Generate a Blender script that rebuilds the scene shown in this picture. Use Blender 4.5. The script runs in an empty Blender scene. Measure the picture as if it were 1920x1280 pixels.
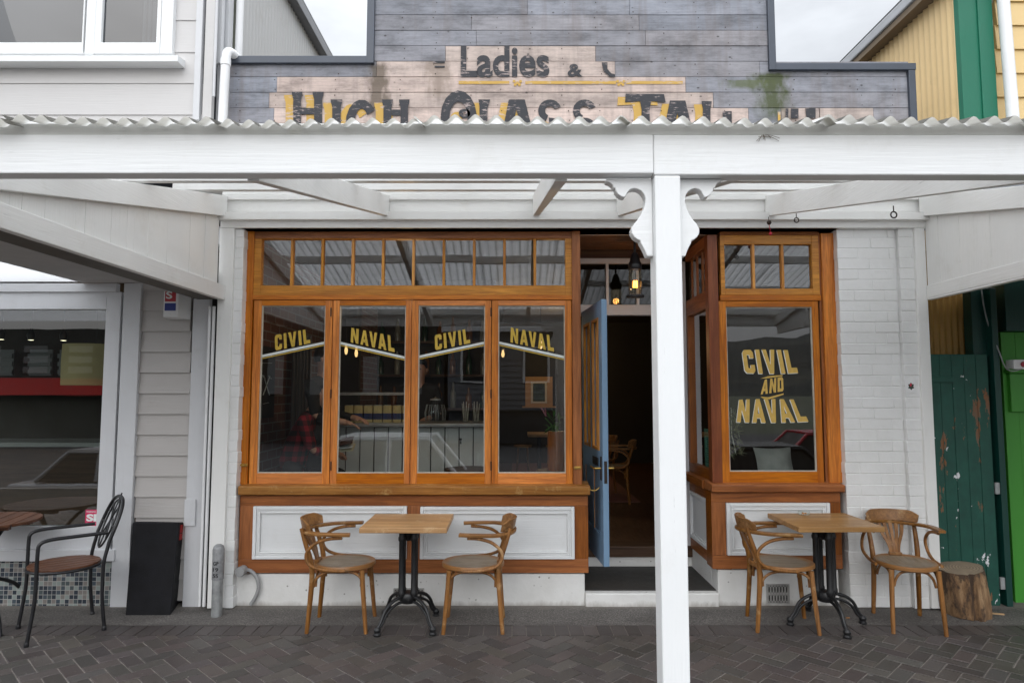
import bpy, bmesh, math, random
from mathutils import Vector, Matrix
random.seed(11)
R = math.radians
scene = bpy.context.scene

# ------------------------------------------------------------------ camera
CAM = Vector((0.0, -5.25, 1.66)); FPX = 1250.0; PITCH = R(4.4)
cd = bpy.data.cameras.new('camera'); cam = bpy.data.objects.new('camera', cd)
scene.collection.objects.link(cam); scene.camera = cam
cd.sensor_width = 36.0; cd.lens = FPX/1920*36.0; cd.clip_start = 0.05; cd.clip_end = 4000
cam.location = CAM; cam.rotation_euler = (math.pi/2+PITCH, 0, 0)

# ------------------------------------------------------------------ sky, sun, exposure
SUN_EL, SUN_AZ = R(30), R(200)      # overcast: a broad soft glow behind the photographer
w = bpy.data.worlds.new('World'); scene.world = w; w.use_nodes = True
nt = w.node_tree; nt.nodes.clear(); L = nt.links
out = nt.nodes.new('ShaderNodeOutputWorld'); bg = nt.nodes.new('ShaderNodeBackground')
sky = nt.nodes.new('ShaderNodeTexSky'); sky.sky_type = 'NISHITA'; sky.sun_disc = False
sky.sun_elevation = SUN_EL; sky.sun_rotation = SUN_AZ; sky.dust_density = 4
tc = nt.nodes.new('ShaderNodeTexCoord'); sep = nt.nodes.new('ShaderNodeSeparateXYZ')
L.new(tc.outputs['Generated'], sep.inputs[0])
nz = nt.nodes.new('ShaderNodeTexNoise'); nz.inputs['Scale'].default_value = 4.5; nz.inputs['Detail'].default_value = 6
mp = nt.nodes.new('ShaderNodeMapping'); mp.inputs['Scale'].default_value = (1, 1, 2.6)
L.new(tc.outputs['Generated'], mp.inputs[0]); L.new(mp.outputs[0], nz.inputs['Vector'])
def wmath(op, a, b=None, c=None):
    n = nt.nodes.new('ShaderNodeMath'); n.operation = op
    for i, v in enumerate((a, b, c)):
        if v is None: continue
        if isinstance(v, (int, float)): n.inputs[i].default_value = v
        else: L.new(v, n.inputs[i])
    return n.outputs[0]
# overcast dome: brighter overhead, brighter on the street side where the sun sits behind cloud
el = wmath('MAXIMUM', sep.outputs['Z'], 0.0)
base = wmath('MULTIPLY_ADD', el, 29.0, .2)
front = wmath('MULTIPLY', sep.outputs['Y'], -6.0)
cl = wmath('MULTIPLY_ADD', nz.outputs['Fac'], 0.9, 0.52)
val = wmath('MULTIPLY', wmath('MAXIMUM', wmath('ADD', base, front), 2.5), cl)
cmb = nt.nodes.new('ShaderNodeCombineColor')
for i, k in enumerate((0.95, 0.99, 1.045)): L.new(wmath('MULTIPLY', val, k), cmb.inputs[i])
mix = nt.nodes.new('ShaderNodeMix'); mix.data_type = 'RGBA'; mix.inputs[0].default_value = 0.92
L.new(sky.outputs[0], mix.inputs[6]); L.new(cmb.outputs[0], mix.inputs[7])
L.new(mix.outputs[2], bg.inputs['Color']); bg.inputs['Strength'].default_value = 0.1
L.new(bg.outputs[0], out.inputs['Surface'])
sd = bpy.data.lights.new('sun', 'SUN'); sd.energy = .5; sd.angle = R(50); sd.color = (1, .97, .93)
so = bpy.data.objects.new('sun', sd); scene.collection.objects.link(so)
so.rotation_euler = Vector((0.16, 0.85, -0.50)).to_track_quat('-Z', 'Y').to_euler()
scene.view_settings.view_transform = 'Standard'; scene.view_settings.look = 'None'
scene.view_settings.exposure = 0.34; scene.view_settings.gamma = 1.0

# ------------------------------------------------------------------ geometry helpers
FW = Vector((0, math.cos(PITCH), math.sin(PITCH))); UP = Vector((0, -math.sin(PITCH), math.cos(PITCH)))
def P(px, py, Y=0.0):
    d = FW*FPX + Vector((1, 0, 0))*(px-960) + UP*(640-py)
    return CAM + d*((Y-CAM.y)/d.y)
def RX(x0, y0, x1, y1, Y):
    xm, ym = (x0+x1)/2, (y0+y1)/2
    return P(x0, ym, Y).x, P(x1, ym, Y).x, P(xm, y1, Y).z, P(xm, y0, Y).z
COL = scene.collection

class MB:
    def __init__(s): s.v = []; s.f = []; s.c = []; s.cc = None
    def add(s, vs, fs, c=None):
        o = len(s.v); s.v += [Vector(v) for v in vs]
        for f in fs: s.f.append([i+o for i in f]); s.c.append(c if c is not None else s.cc)
        return s
    def box(s, x0, x1, y0, y1, z0, z1, c=None):
        return s.add([(x0,y0,z0),(x1,y0,z0),(x1,y1,z0),(x0,y1,z0),(x0,y0,z1),(x1,y0,z1),(x1,y1,z1),(x0,y1,z1)],
            [(0,3,2,1),(4,5,6,7),(0,1,5,4),(1,2,6,5),(2,3,7,6),(3,0,4,7)], c)
    def obox(s, M, sx, sy, sz, c=None):
        vs = [M @ Vector((a*sx/2, b*sy/2, d*sz/2)) for d in (-1,1) for a, b in ((-1,-1),(1,-1),(1,1),(-1,1))]
        return s.add(vs, [(0,3,2,1),(4,5,6,7),(0,1,5,4),(1,2,6,5),(2,3,7,6),(3,0,4,7)], c)
    def bar(s, p0, p1, wd, ht, up=(0,0,1), c=None):
        p0, p1 = Vector(p0), Vector(p1); d = (p1-p0).normalized()
        sd_ = d.cross(Vector(up)).normalized(); u = sd_.cross(d)
        vs = [p + sd_*a*wd/2 + u*b*ht/2 for p in (p0, p1) for a, b in ((-1,-1),(1,-1),(1,1),(-1,1))]
        return s.add(vs, [(0,1,2,3),(7,6,5,4),(0,4,5,1),(1,5,6,2),(2,6,7,3),(3,7,4,0)], c)
    def sweep(s, pts, sec, up=(0,0,1), closed=False, scales=None, c=None):
        pts = [Vector(p) for p in pts]; n = len(pts); m = len(sec); vs = []
        for i, p in enumerate(pts):
            a = pts[(i-1) % n] if (closed or i > 0) else p; b = pts[(i+1) % n] if (closed or i < n-1) else p
            d = (b-a).normalized(); u = Vector(up)
            if abs(d.dot(u)) > .98: u = Vector((1,0,0)) if abs(d.x) < .9 else Vector((0,1,0))
            sd_ = d.cross(u).normalized(); u = sd_.cross(d); k = scales[i] if scales else 1
            vs += [p + sd_*q[0]*k + u*q[1]*k for q in sec]
        fs = []
        for i in range(n if closed else n-1):
            j = (i+1) % n
            for q in range(m): r = (q+1) % m; fs.append((i*m+q, i*m+r, j*m+r, j*m+q))
        if not closed: fs += [tuple(range(m))[::-1], tuple((n-1)*m+q for q in range(m))]
        return s.add(vs, fs, c)
    def tube(s, pts, r, n=8, closed=False, c=None):
        # parallel transported round tube
        pts = [Vector(p) for p in pts]; N = len(pts); rr = r if isinstance(r, (list, tuple)) else [r]*N
        vs = []; u = None
        for i, p in enumerate(pts):
            a = pts[(i-1) % N] if (closed or i > 0) else p; b = pts[(i+1) % N] if (closed or i < N-1) else p
            d = (b-a).normalized()
            if u is None: u = d.orthogonal().normalized()
            else: u = (u - d*u.dot(d)).normalized()
            q = d.cross(u)
            vs += [p + (u*math.cos(2*math.pi*k/n) + q*math.sin(2*math.pi*k/n))*rr[i] for k in range(n)]
        fs = []
        for i in range(N if closed else N-1):
            j = (i+1) % N
            for k in range(n): l = (k+1) % n; fs.append((i*n+k, i*n+l, j*n+l, j*n+k))
        if not closed: fs += [tuple(range(n))[::-1], tuple((N-1)*n+k for k in range(n))]
        return s.add(vs, fs, c)
    def lathe(s, prof, n=24, o=(0,0,0), M=None, c=None):
        o = Vector(o); vs = []
        for r, z in prof:
            for k in range(n):
                v = Vector((r*math.cos(2*math.pi*k/n), r*math.sin(2*math.pi*k/n), z))
                vs.append((M @ v if M else v) + o)
        fs = []
        for i in range(len(prof)-1):
            for k in range(n): l = (k+1) % n; fs.append((i*n+k, i*n+l, (i+1)*n+l, (i+1)*n+k))
        if prof[0][0] > 1e-5: fs.append(tuple(range(n))[::-1])
        if prof[-1][0] > 1e-5: fs.append(tuple((len(prof)-1)*n+k for k in range(n)))
        return s.add(vs, fs, c)
    def prism(s, poly, y0, y1, c=None):   # polygon in X,Z, extruded along Y
        n = len(poly); vs = [(p[0], y0, p[1]) for p in poly] + [(p[0], y1, p[1]) for p in poly]
        fs = [tuple(range(n)), tuple(range(2*n-1, n-1, -1))] + [(i, i+n, (i+1) % n+n, (i+1) % n) for i in range(n)]
        return s.add(vs, fs, c)
    def prismz(s, poly, z0, z1, c=None):
        n = len(poly); vs = [(p[0], p[1], z0) for p in poly] + [(p[0], p[1], z1) for p in poly]
        fs = [tuple(range(n))[::-1], tuple(range(n, 2*n))] + [(i, (i+1) % n, (i+1) % n+n, i+n) for i in range(n)]
        return s.add(vs, fs, c)
    def frame(s, X0, X1, Z0, Z1, x0, x1, z0, z1, y0, y1):
        s.box(X0, x0, y0, y1, Z0, Z1); s.box(x1, X1, y0, y1, Z0, Z1)
        if z0 > Z0: s.box(x0, x1, y0+.001, y1, Z0, z0)
        if Z1 > z1: s.box(x0, x1, y0+.001, y1, z1, Z1)
        return s
    def build(s, name, m, parent=None, bevel=0, smooth=0, fixn=True):
        me = bpy.data.meshes.new(name); M = None
        root = parent
        while root is not None and root.parent is not None: root = root.parent
        if root is not None: M = root.matrix_basis.inverted()
        me.from_pydata([tuple(M @ v if M else v) for v in s.v], [], s.f)
        if any(c is not None for c in s.c):
            ca = me.color_attributes.new('Col', 'FLOAT_COLOR', 'CORNER'); i = 0; buf = []
            for f, c in zip(s.f, s.c):
                c = c or (1,1,1)
                buf += [c[0], c[1], c[2], 1]*len(f)
            ca.data.foreach_set('color', buf)
        if fixn:
            bm = bmesh.new(); bm.from_mesh(me); bmesh.ops.recalc_face_normals(bm, faces=bm.faces); bm.to_mesh(me); bm.free()
        if smooth:
            me.polygons.foreach_set('use_smooth', [True]*len(me.polygons)); me.set_sharp_from_angle(angle=R(smooth))
        me.materials.append(m)
        o = bpy.data.objects.new(name, me); COL.objects.link(o)
        if parent is not None: o.parent = parent
        if bevel:
            b = o.modifiers.new('bevel', 'BEVEL'); b.width = bevel; b.segments = 2; b.limit_method = 'ANGLE'; b.angle_limit = R(40); b.harden_normals = False
        return o

def empty(name, loc=(0,0,0), rz=0):
    o = bpy.data.objects.new(name, None); COL.objects.link(o); o.location = loc; o.rotation_euler = (0,0,rz)
    o.matrix_basis = Matrix.Translation(loc) @ Matrix.Rotation(rz, 4, 'Z'); o.empty_display_size = .1
    return o
def tag(o, label=None, cat=None, group=None, kind=None):
    for k, v in (('label', label), ('category', cat), ('group', group), ('kind', kind)):
        if v: o[k] = v
    return o
def thing(name, label, cat, loc=(0,0,0), rz=0, group=None): return tag(empty(name, loc, rz), label, cat, group)
def kids(o): return [c for c in bpy.data.objects if c.parent == o]
def copy_tree(o, parent=None):
    c = o.copy(); COL.objects.link(c); c.parent = parent
    for ch in kids(o): copy_tree(ch, c)
    return c
def arc(cx, cy, r, a0, a1, n): return [(cx+r*math.cos(R(a0+(a1-a0)*i/n)), cy+r*math.sin(R(a0+(a1-a0)*i/n))) for i in range(n+1)]
def smoothpts(pts, it=2, closed=False):
    pts = [Vector(p) for p in pts]
    for _ in range(it):
        q = [] if closed else [pts[0]]
        for i in range(len(pts) if closed else len(pts)-1):
            a, b = pts[i], pts[(i+1) % len(pts)]
            q += [a*.75+b*.25, a*.25+b*.75]
        if not closed: q.append(pts[-1])
        pts = q
    return pts

# ------------------------------------------------------------------ materials
class NM:
    def __init__(s, name):
        s.m = bpy.data.materials.new(name); s.m.use_nodes = True; s.t = s.m.node_tree; s.b = s.t.nodes['Principled BSDF']
        s.out = s.t.nodes['Material Output']; s._tc = None
    def n(s, ty, props=None, **inp):
        nd = s.t.nodes.new('ShaderNode'+ty)
        for k, v in (props or {}).items(): setattr(nd, k, v)
        for k, v in inp.items(): s.set(nd.inputs[int(k[1:]) if k[0] == 'i' and k[1:].isdigit() else k], v)
        return nd
    def set(s, sock, v):
        if isinstance(v, bpy.types.NodeSocket): s.t.links.new(v, sock)
        else: sock.default_value = (tuple(v)+(1,) if isinstance(v, (tuple, list)) and len(v) == 3 and sock.type == 'RGBA' else v)
    def P(s, **kw):
        for k, v in kw.items(): s.set(s.b.inputs[k.replace('_', ' ')], v)
    def co(s): 
        if not s._tc: s._tc = s.n('TexCoord').outputs['Object']
        return s._tc
    def map(s, scale, rot=(0,0,0), loc=(0,0,0), rnd=False):
        v = s.co()
        if rnd:
            oi = s.n('ObjectInfo'); v = s.n('VectorMath', {'operation': 'MULTIPLY_ADD'}, i0=oi.outputs['Random'], i1=(7.3,5.1,3.7), i2=v).outputs[0]
        m = s.n('Mapping'); s.set(m.inputs['Vector'], v)
        m.inputs['Scale'].default_value = scale; m.inputs['Rotation'].default_value = rot; m.inputs['Location'].default_value = loc
        return m.outputs[0]
    def noise(s, vec, scale=1, detail=4, rough=.55, dist=0):
        n = s.n('TexNoise', None, Vector=vec, Scale=scale, Detail=detail, Roughness=rough, Distortion=dist); return n.outputs['Fac']
    def ramp(s, fac, stops, interp='LINEAR'):
        r = s.n('ValToRGB'); s.set(r.inputs[0], fac); e = r.color_ramp.elements; r.color_ramp.interpolation = interp
        while len(e) < len(stops): e.new(.5)
        for i, (p, c) in enumerate(stops): e[i].position = p; e[i].color = tuple(c)+(1,) if isinstance(c, (tuple, list)) else (c, c, c, 1)
        return r.outputs[0]
    def mix(s, fac, a, b, mode='MIX'):
        n = s.n('Mix', {'data_type': 'RGBA', 'blend_type': mode}); s.set(n.inputs[0], fac); s.set(n.inputs[6], a); s.set(n.inputs[7], b); return n.outputs[2]
    def math(s, op, a, b=0.0, c=0.0):
        n = s.n('Math', {'operation': op}); s.set(n.inputs[0], a); s.set(n.inputs[1], b); s.set(n.inputs[2], c); return n.outputs[0]
    def bump(s, h, strength=.2, dist=.01, prev=None):
        n = s.n('Bump', None, Strength=strength, Distance=dist, Height=h)
        if prev: s.set(n.inputs['Normal'], prev)
        return n.outputs[0]

def scl(c, k): return tuple(min(1, x*k) for x in c)
def plain(name, c, rough=.6, metal=0, var=.12, scale=6, bump=.15, bscale=90, spec=.5):
    s = NM(name); n = s.noise(s.map((1,1,1), rnd=True), scale, 5)
    s.P(Base_Color=s.ramp(n, [(.3, scl(c, 1-var)), (.7, scl(c, 1+var*.6))]), Roughness=s.ramp(n, [(.3, rough*.85), (.7, min(1, rough*1.15))]), Metallic=metal, Specular_IOR_Level=spec)
    if bump: s.P(Normal=s.bump(s.noise(s.co(), bscale, 3), bump, .004))
    return s.m
def paint(name, c, axis='X', rough=.45, wear=.0, wearcol=(.3,.27,.22), dirt=.22, grain=.5):
    """brush-painted timber: faint grain along AXIS, soft uneven tone, rare dirt smudges"""
    s = NM(name); k = {'X': (.7,14,14), 'Y': (14,.7,14), 'Z': (14,14,.7)}[axis]
    g = s.noise(s.map(k, rnd=True), 6, 4); n = s.noise(s.map((1,1,1), rnd=True), 1.7, 6, .65)
    col = s.ramp(n, [(.25, scl(c, .93)), (.7, c)])
    sm = s.ramp(s.noise(s.map((1,1,1), loc=(3,1,7), rnd=True), 3.1, 8, .72), [(.56, 0.0), (.74, dirt)])
    ck = s.ramp(s.noise(s.map(tuple(q*.5 for q in k), loc=(6,2,4), rnd=True), 7, 7, .75), [(.655, 0.0), (.68, .5)])
    col = s.mix(sm, col, scl((c[0]*.62, c[1]*.58, c[2]*.5), 1))
    col = s.mix(ck, col, scl(c, .55))
    if wear:
        wv = s.ramp(s.noise(s.map(tuple(x*.6 for x in k), loc=(2,5,1), rnd=True), 5, 6, .7), [(1-wear-.02, 0.0), (1-wear, 1.0)])
        col = s.mix(wv, col, wearcol)
    s.P(Base_Color=col, Roughness=s.ramp(n, [(.3, rough*.85), (.7, rough*1.2)]), Normal=s.bump(g, grain, .003))
    return s.m
def wood(name, c1, c2, axis='X', rough=.36, scale=1.0, coat=.08, dark=(.05,.018,.006), wearc=None):
    s = NM(name); k = {'X': (1.2,22,22), 'Y': (22,1.2,22), 'Z': (22,22,1.2)}[axis]; k = tuple(x*scale for x in k)
    v = s.map(k, rnd=True); g = s.noise(v, 1.6, 6, .62, .6); f = s.noise(s.map(tuple(x*3 for x in k), rnd=True), 2, 3)
    b = s.noise(s.map((1.3,1.3,1.3), rnd=True), 1.4, 4)
    col = s.ramp(g, [(.20, scl(c1, .42)), (.40, scl(c1, .9)), (.6, c2), (.82, scl(c2, 1.15))])
    col = s.mix(s.ramp(f, [(.35, .28), (.55, 0.0)]), col, dark)
    col = s.mix(s.ramp(b, [(.35, .0), (.7, .55)]), col, scl(c1, .62))
    if wearc:
        wv = s.ramp(s.noise(s.map((1,1,1), loc=(4,4,4), rnd=True), 9, 7, .7), [(.56, 0.0), (.66, .75)]); col = s.mix(wv, col, wearc)
    ov = s.n('HueSaturation', None, Color=col, Value=s.math('MULTIPLY_ADD', s.n('ObjectInfo').outputs['Random'], .42, .78), Saturation=s.math('MULTIPLY_ADD', s.n('ObjectInfo').outputs['Random'], -.12, 1.04)); col = ov.outputs[0]
    s.P(Base_Color=col, Roughness=s.ramp(f, [(.3, rough*1.25), (.6, rough)]), Coat_Weight=coat, Specular_IOR_Level=.3, Coat_Roughness=.22, Normal=s.bump(g, .22, .002))
    return s.m
def glassmat(name, k=1.0, base=.04, tint=(.9,.93,.92), wob=.0):
    s = NM(name); s.t.nodes.remove(s.b)
    tr = s.n('BsdfTransparent', None, Color=tint); gl = s.n('BsdfGlossy', None, Roughness=.0, Color=(1,1,1))
    fr = s.n('Fresnel', None, IOR=1.5)
    if wob:
        bp = s.bump(s.noise(s.co(), 2.2, 2), wob, .05); s.set(gl.inputs['Normal'], bp)
    fac = s.math('MULTIPLY_ADD', fr.outputs[0], k, base); fac = s.math('MINIMUM', fac, 1.0)
    fac = s.math('MULTIPLY', fac, s.math('SUBTRACT', 1.0, s.n('NewGeometry').outputs['Backfacing']))
    mx = s.n('MixShader', None, i0=fac, i1=tr.outputs[0], i2=gl.outputs[0]); s.set(s.out.inputs['Surface'], mx.outputs[0])
    return s.m
def emit(name, c, st):
    s = NM(name); s.P(Base_Color=(0,0,0), Emission_Color=c, Emission_Strength=st); return s.m
def colattr(name, rough=.7, var=.25, nscale=30, bump=.3, bscale=120, spec=.4, spots=None, coarse=2.0):
    s = NM(name); a = s.n('Attribute', {'attribute_name': 'Col'}).outputs['Color']
    n = s.noise(s.co(), nscale, 6, .7); m = s.noise(s.co(), coarse, 5, .6)
    col = s.mix(1.0, a, s.ramp(n, [(.2, 1-var), (.8, 1+var*.3)]), 'MULTIPLY'); col = s.mix(1.0, col, s.ramp(m, [(.3, .82), (.7, 1.0)]), 'MULTIPLY')
    gv = s.n('TexVoronoi', None, Vector=s.co(), Scale=3.3); gm = s.math('MULTIPLY', s.ramp(s.math('ADD', gv.outputs['Distance'], s.math('MULTIPLY', n, .05)), [(.075, .75), (.095, 0.0)]), s.ramp(s.n('SeparateColor', None, Color=gv.outputs['Color']).outputs[0], [(.55, 0.0), (.56, 1.0)]))
    col = s.mix(gm, col, (.20,.19,.18))
    st = s.ramp(s.noise(s.map((1,1,1), loc=(4,7,1)), .9, 7, .68), [(.52, 0.0), (.66, .5)]); col = s.mix(st, col, (.038,.034,.031))
    if spots: col = s.mix(s.ramp(s.noise(s.map((1,1,1), loc=(9,2,3)), spots[1], 3, .5), [(spots[2], 0.0), (spots[2]+.03, .8)]), col, spots[0])
    s.P(Base_Color=col, Roughness=s.ramp(n, [(.3, rough*.85), (.7, min(1,rough*1.15))]), Specular_IOR_Level=spec, Normal=s.bump(s.noise(s.co(), bscale, 4), bump, .003))
    return s.m

M = {}
WHITE = (.80,.81,.81)
for ax in 'XYZ': M['white'+ax] = paint('white_paint_'+ax, WHITE, ax)
for ax in 'XYZ': M['cream'+ax] = paint('cream_white_paint_'+ax, (.82,.815,.79), ax)
for ax in 'XYZ': M['grey_white'+ax] = paint('greyish_white_trim_'+ax, (.62,.625,.64), ax)
for ax in 'XZY': M['orange'+ax] = wood('varnished_orange_timber_'+ax, (.60,.165,.009), (.78,.255,.017), ax)
for ax in 'XZ': M['honey'+ax] = wood('varnished_honey_timber_'+ax, (.60,.225,.024), (.78,.34,.045), ax)
for ax in 'XZY': M['rust'+ax] = wood('varnished_red_brown_timber_'+ax, (.29,.085,.014), (.41,.13,.023), ax, rough=.38)
M['sill'] = wood('worn_sill_timber', (.38,.155,.035), (.54,.25,.07), 'X', rough=.42, wearc=(.62,.38,.16))
M['post_red'] = wood('dark_red_post_timber', (.21,.050,.014), (.29,.08,.022), 'Z')
M['glass'] = glassmat('window_glass', 2.5, .01, wob=.006)
M['glass_shop'] = glassmat('shop_glass', 2.0, .02, (.75,.8,.78), wob=.006)
M['glass_clear'] = glassmat('clear_glass', 1.0, .02, (.95,.97,.96))
M['black_iron'] = plain('black_cast_iron', (.012,.012,.013), .42, 0, .3, 20, .25, 60)
M['black_metal'] = plain('black_powder_coat', (.011,.011,.013), .35, 0, .3, 30, .1, 80)
M['galv'] = plain('galvanised_steel', (.38,.39,.39), .5, .55, .25, 25, .2, 60)
M['brass'] = plain('worn_brass', (.55,.36,.10), .32, 1, .25, 30, .1, 60)
M['rusty'] = plain('rusty_iron', (.05,.035,.028), .6, .6, .4, 40, .3, 80)
M['capping'] = plain('dark_grey_flashing', (.055,.065,.085), .4, .2, .15, 5, .05, 40)
M['white_pvc'] = plain('white_pvc', (.80,.80,.80), .35, 0, .06, 4, .05, 50)
M['bead'] = plain('pale_putty_bead', (.55,.52,.44), .6, 0, .2, 20, .1, 80)
M['gold'] = plain('gold_leaf_paint', (.62,.42,.06), .42, .25, .12, 30, .05, 80)
M['gold2'] = plain('pale_gold_paint', (.66,.43,.10), .42, .2, .12, 30, .05, 80)
M['white_letter'] = plain('white_lettering', (.74,.78,.76), .5, 0, .06, 30, .0)
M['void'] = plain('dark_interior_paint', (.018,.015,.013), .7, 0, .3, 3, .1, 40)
M['dark_wood'] = wood('dark_ceiling_boards', (.055,.026,.012), (.085,.042,.02), 'X', rough=.5)
M['bulb'] = emit('filament_glow', (1, .40, .05), 9)
M['bulb_soft'] = emit('warm_bulb', (1, .6, .25), 1.3)
M['spot'] = emit('spot_lamp', (1, .85, .6), 4)
# ================================================================== special materials of the buildings
def parapet_mat():
    s = NM('weathered_boards'); a = s.n('Attribute', {'attribute_name': 'Col'}).outputs['Color']
    g = s.noise(s.map((1.0, 20, 26)), 3.0, 6, .65); b = s.noise(s.map((1.2,1,3)), 2.6, 7, .7)
    v = s.noise(s.map((9,9,.9)), 1.6, 5, .6)
    col = s.mix(1.0, a, s.ramp(g, [(.25, .74), (.5, .98), (.8, 1.08)]), 'MULTIPLY')
    col = s.mix(1.0, col, s.ramp(b, [(.32, .52), (.5, .93), (.66, 1.16)]), 'MULTIPLY')
    col = s.mix(s.ramp(v, [(.48, 0.0), (.70, .40)]), col, (.17,.14,.13))
    vo = s.n('TexVoronoi', None, Vector=s.map((5.2,5.2,8.0)), Scale=1.0); col = s.mix(s.ramp(vo.outputs['Distance'], [(.035, .8), (.075, 0.0)]), col, (.03,.025,.025))
    sp = s.n('SeparateXYZ', None, i0=s.co())
    def streak(x0, wd, z0, z1, c, k, col):
        dx = s.math('DIVIDE', s.math('ABSOLUTE', s.math('SUBTRACT', sp.outputs[0], x0)), wd); dx = s.math('ADD', dx, s.math('MULTIPLY_ADD', s.noise(s.map((9,9,6), loc=(x0,0,0)), 1.5, 5), 2.2, -1.1))
        f = s.math('SUBTRACT', 1.15, dx); f = s.math('MULTIPLY', f, s.ramp(s.math('DIVIDE', s.math('SUBTRACT', sp.outputs[2], z0), z1-z0), [(0.0, .0), (.35, .7), (.9, 1.0), (1.0, .0)]))
        f = s.math('MULTIPLY', f, s.math('MULTIPLY_ADD', s.noise(s.map((7,7,3.2)), 2.2, 6, .65), 3.2, -.45))
        return s.mix(s.math('MINIMUM', s.math('MAXIMUM', f, 0.0), k), col, c)
    p = P(1445, 140, .1); q = P(1445, 235, .1); col = streak(p.x, .17, q.z, p.z+.03, (.055,.07,.018), .9, col)
    p = P(1400, 150, .1); q = P(1400, 168, .1); col = streak(p.x, .22, q.z, p.z, (.09,.11,.035), .7, col)
    p = P(708, 118, .1); q = P(708, 235, .1); col = streak(p.x, .10, q.z, p.z+.02, (.10,.075,.05), .8, col)
    p = P(880, 118, .1); q = P(880, 190, .1); col = streak(p.x-.25, .12, q.z, p.z+.02, (.22,.17,.13), .55, col)
    s.P(Base_Color=col, Roughness=.78, Normal=s.bump(g, .35, .004)); return s.m
M['parapet'] = parapet_mat()
def worn_letter(name, c, under, lo=.50):
    s = NM(name); n = s.noise(s.map((5,5,26)), 2.4, 7, .75); m = s.noise(s.map((1,1,1)), 9, 4)
    f = s.ramp(s.math('ADD', n, s.math('MULTIPLY', m, .35)), [(lo+.24, 0.0), (lo+.30, .9)])
    s.P(Base_Color=s.mix(f, c, under), Roughness=.7); return s.m
M['sign_black'] = worn_letter('worn_black_sign_paint', (.030,.031,.037), (.42,.34,.32), .50)
M['sign_gold'] = worn_letter('worn_yellow_sign_paint', (.52,.32,.07), (.52,.42,.36), .49)
def plaster():
    s = NM('white_plinth_plaster'); n = s.noise(s.co(), 2.3, 7, .65); vo = s.n('TexVoronoi', None, Vector=s.map((1,1,1)), Scale=22.0)
    col = s.ramp(n, [(.25, (.66,.65,.62)), (.65, (.80,.795,.775))])
    pit = s.math('MULTIPLY', s.ramp(vo.outputs['Distance'], [(.10, 1.0), (.20, 0.0)]), s.ramp(s.noise(s.co(), 14, 2), [(.55, 0.0), (.6, 1.0)]))
    col = s.mix(s.math('MULTIPLY', pit, .75), col, (.13,.12,.10))
    sp = s.n('SeparateXYZ', None, i0=s.co()); lo = s.ramp(s.math('ADD', sp.outputs[2], s.math('MULTIPLY', s.noise(s.map((5,5,2)), 2, 6, .7), .11)), [(.055, .75), (.11, 0.0)])
    col = s.mix(lo, col, (.23,.20,.165))
    s.P(Base_Color=col, Roughness=.62, Normal=s.bump(s.math('SUBTRACT', s.noise(s.co(), 30, 4), pit), .35, .006)); return s.m
M['plaster'] = plaster()
def pbrick():
    s = NM('white_painted_brick'); n = s.noise(s.co(), 2.1, 7, .65)
    col = s.ramp(n, [(.25, (.72,.72,.70)), (.62, (.82,.82,.81))])
    d = s.ramp(s.noise(s.map((1,1,1), loc=(7,2,1)), 11, 8, .78), [(.635, 0.0), (.72, .6)]); col = s.mix(d, col, (.22,.18,.13))
    s.P(Base_Color=col, Roughness=.5, Normal=s.bump(s.noise(s.co(), 26, 5, .6), .5, .006)); return s.m
M['pbrick'] = pbrick(); M['glass_fan'] = glassmat('dark_fanlight_glass', 1.0, .0, (.4,.4,.4))
M['weatherboard'] = paint('warm_grey_weatherboard_paint', (.47,.445,.425), 'X', .5, dirt=.12)
M['upper_board'] = paint('pale_grey_board_paint', (.60,.585,.575), 'X', .55, dirt=.10)
M['yellow_board'] = paint('yellow_weatherboard_paint', (.74,.53,.24), 'X', .5, dirt=.12)
M['yellow_iron'] = paint('yellow_corrugated_iron_paint', (.74,.54,.27), 'Z', .5, dirt=.3)
M['ochre_iron'] = paint('ochre_corrugated_iron_paint', (.36,.20,.045), 'Z', .5, dirt=.4)  # the yellow iron again, its colour darkened for the canopy's shade
M['grey_iron'] = paint('grey_corrugated_iron_paint', (.50,.495,.485), 'Z', .5, dirt=.3)
M['green_board'] = paint('sea_green_board_paint', (.002,.145,.08), 'Z', .5, wear=.27, wearcol=(.3,.42,.36))
M['dark_green'] = paint('dark_green_paint', (.004,.045,.035), 'Z', .4, wear=.28, wearcol=(.12,.2,.17))
M['lime'] = paint('lime_green_paint', (.055,.28,.03), 'Z', .45, dirt=.2)
def gate_mat():
    s = NM('peeling_green_door_paint'); n = s.noise(s.map((3.2,3.2,1.1)), 1.5, 7, .68); m = s.noise(s.map((4,4,3), loc=(5,1,2)), 2.1, 8, .7)
    col = s.mix(s.ramp(n, [(.59, 0.0), (.598, 1.0)]), s.ramp(m, [(.3, (.004,.050,.036)), (.7, (.008,.085,.058))]), s.ramp(m, [(.4, (.22,.085,.028)), (.6, (.16,.10,.06))]))
    wv = s.ramp(s.noise(s.map((2.4,2.4,1.8), loc=(1,8,3)), 4.0, 5, .62), [(.64, 0.0), (.647, 1.0)]); col = s.mix(wv, col, (.72,.72,.74))
    s.P(Base_Color=col, Roughness=.5, Normal=s.bump(n, .4, .004)); return s.m
M['gate'] = gate_mat()
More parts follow.
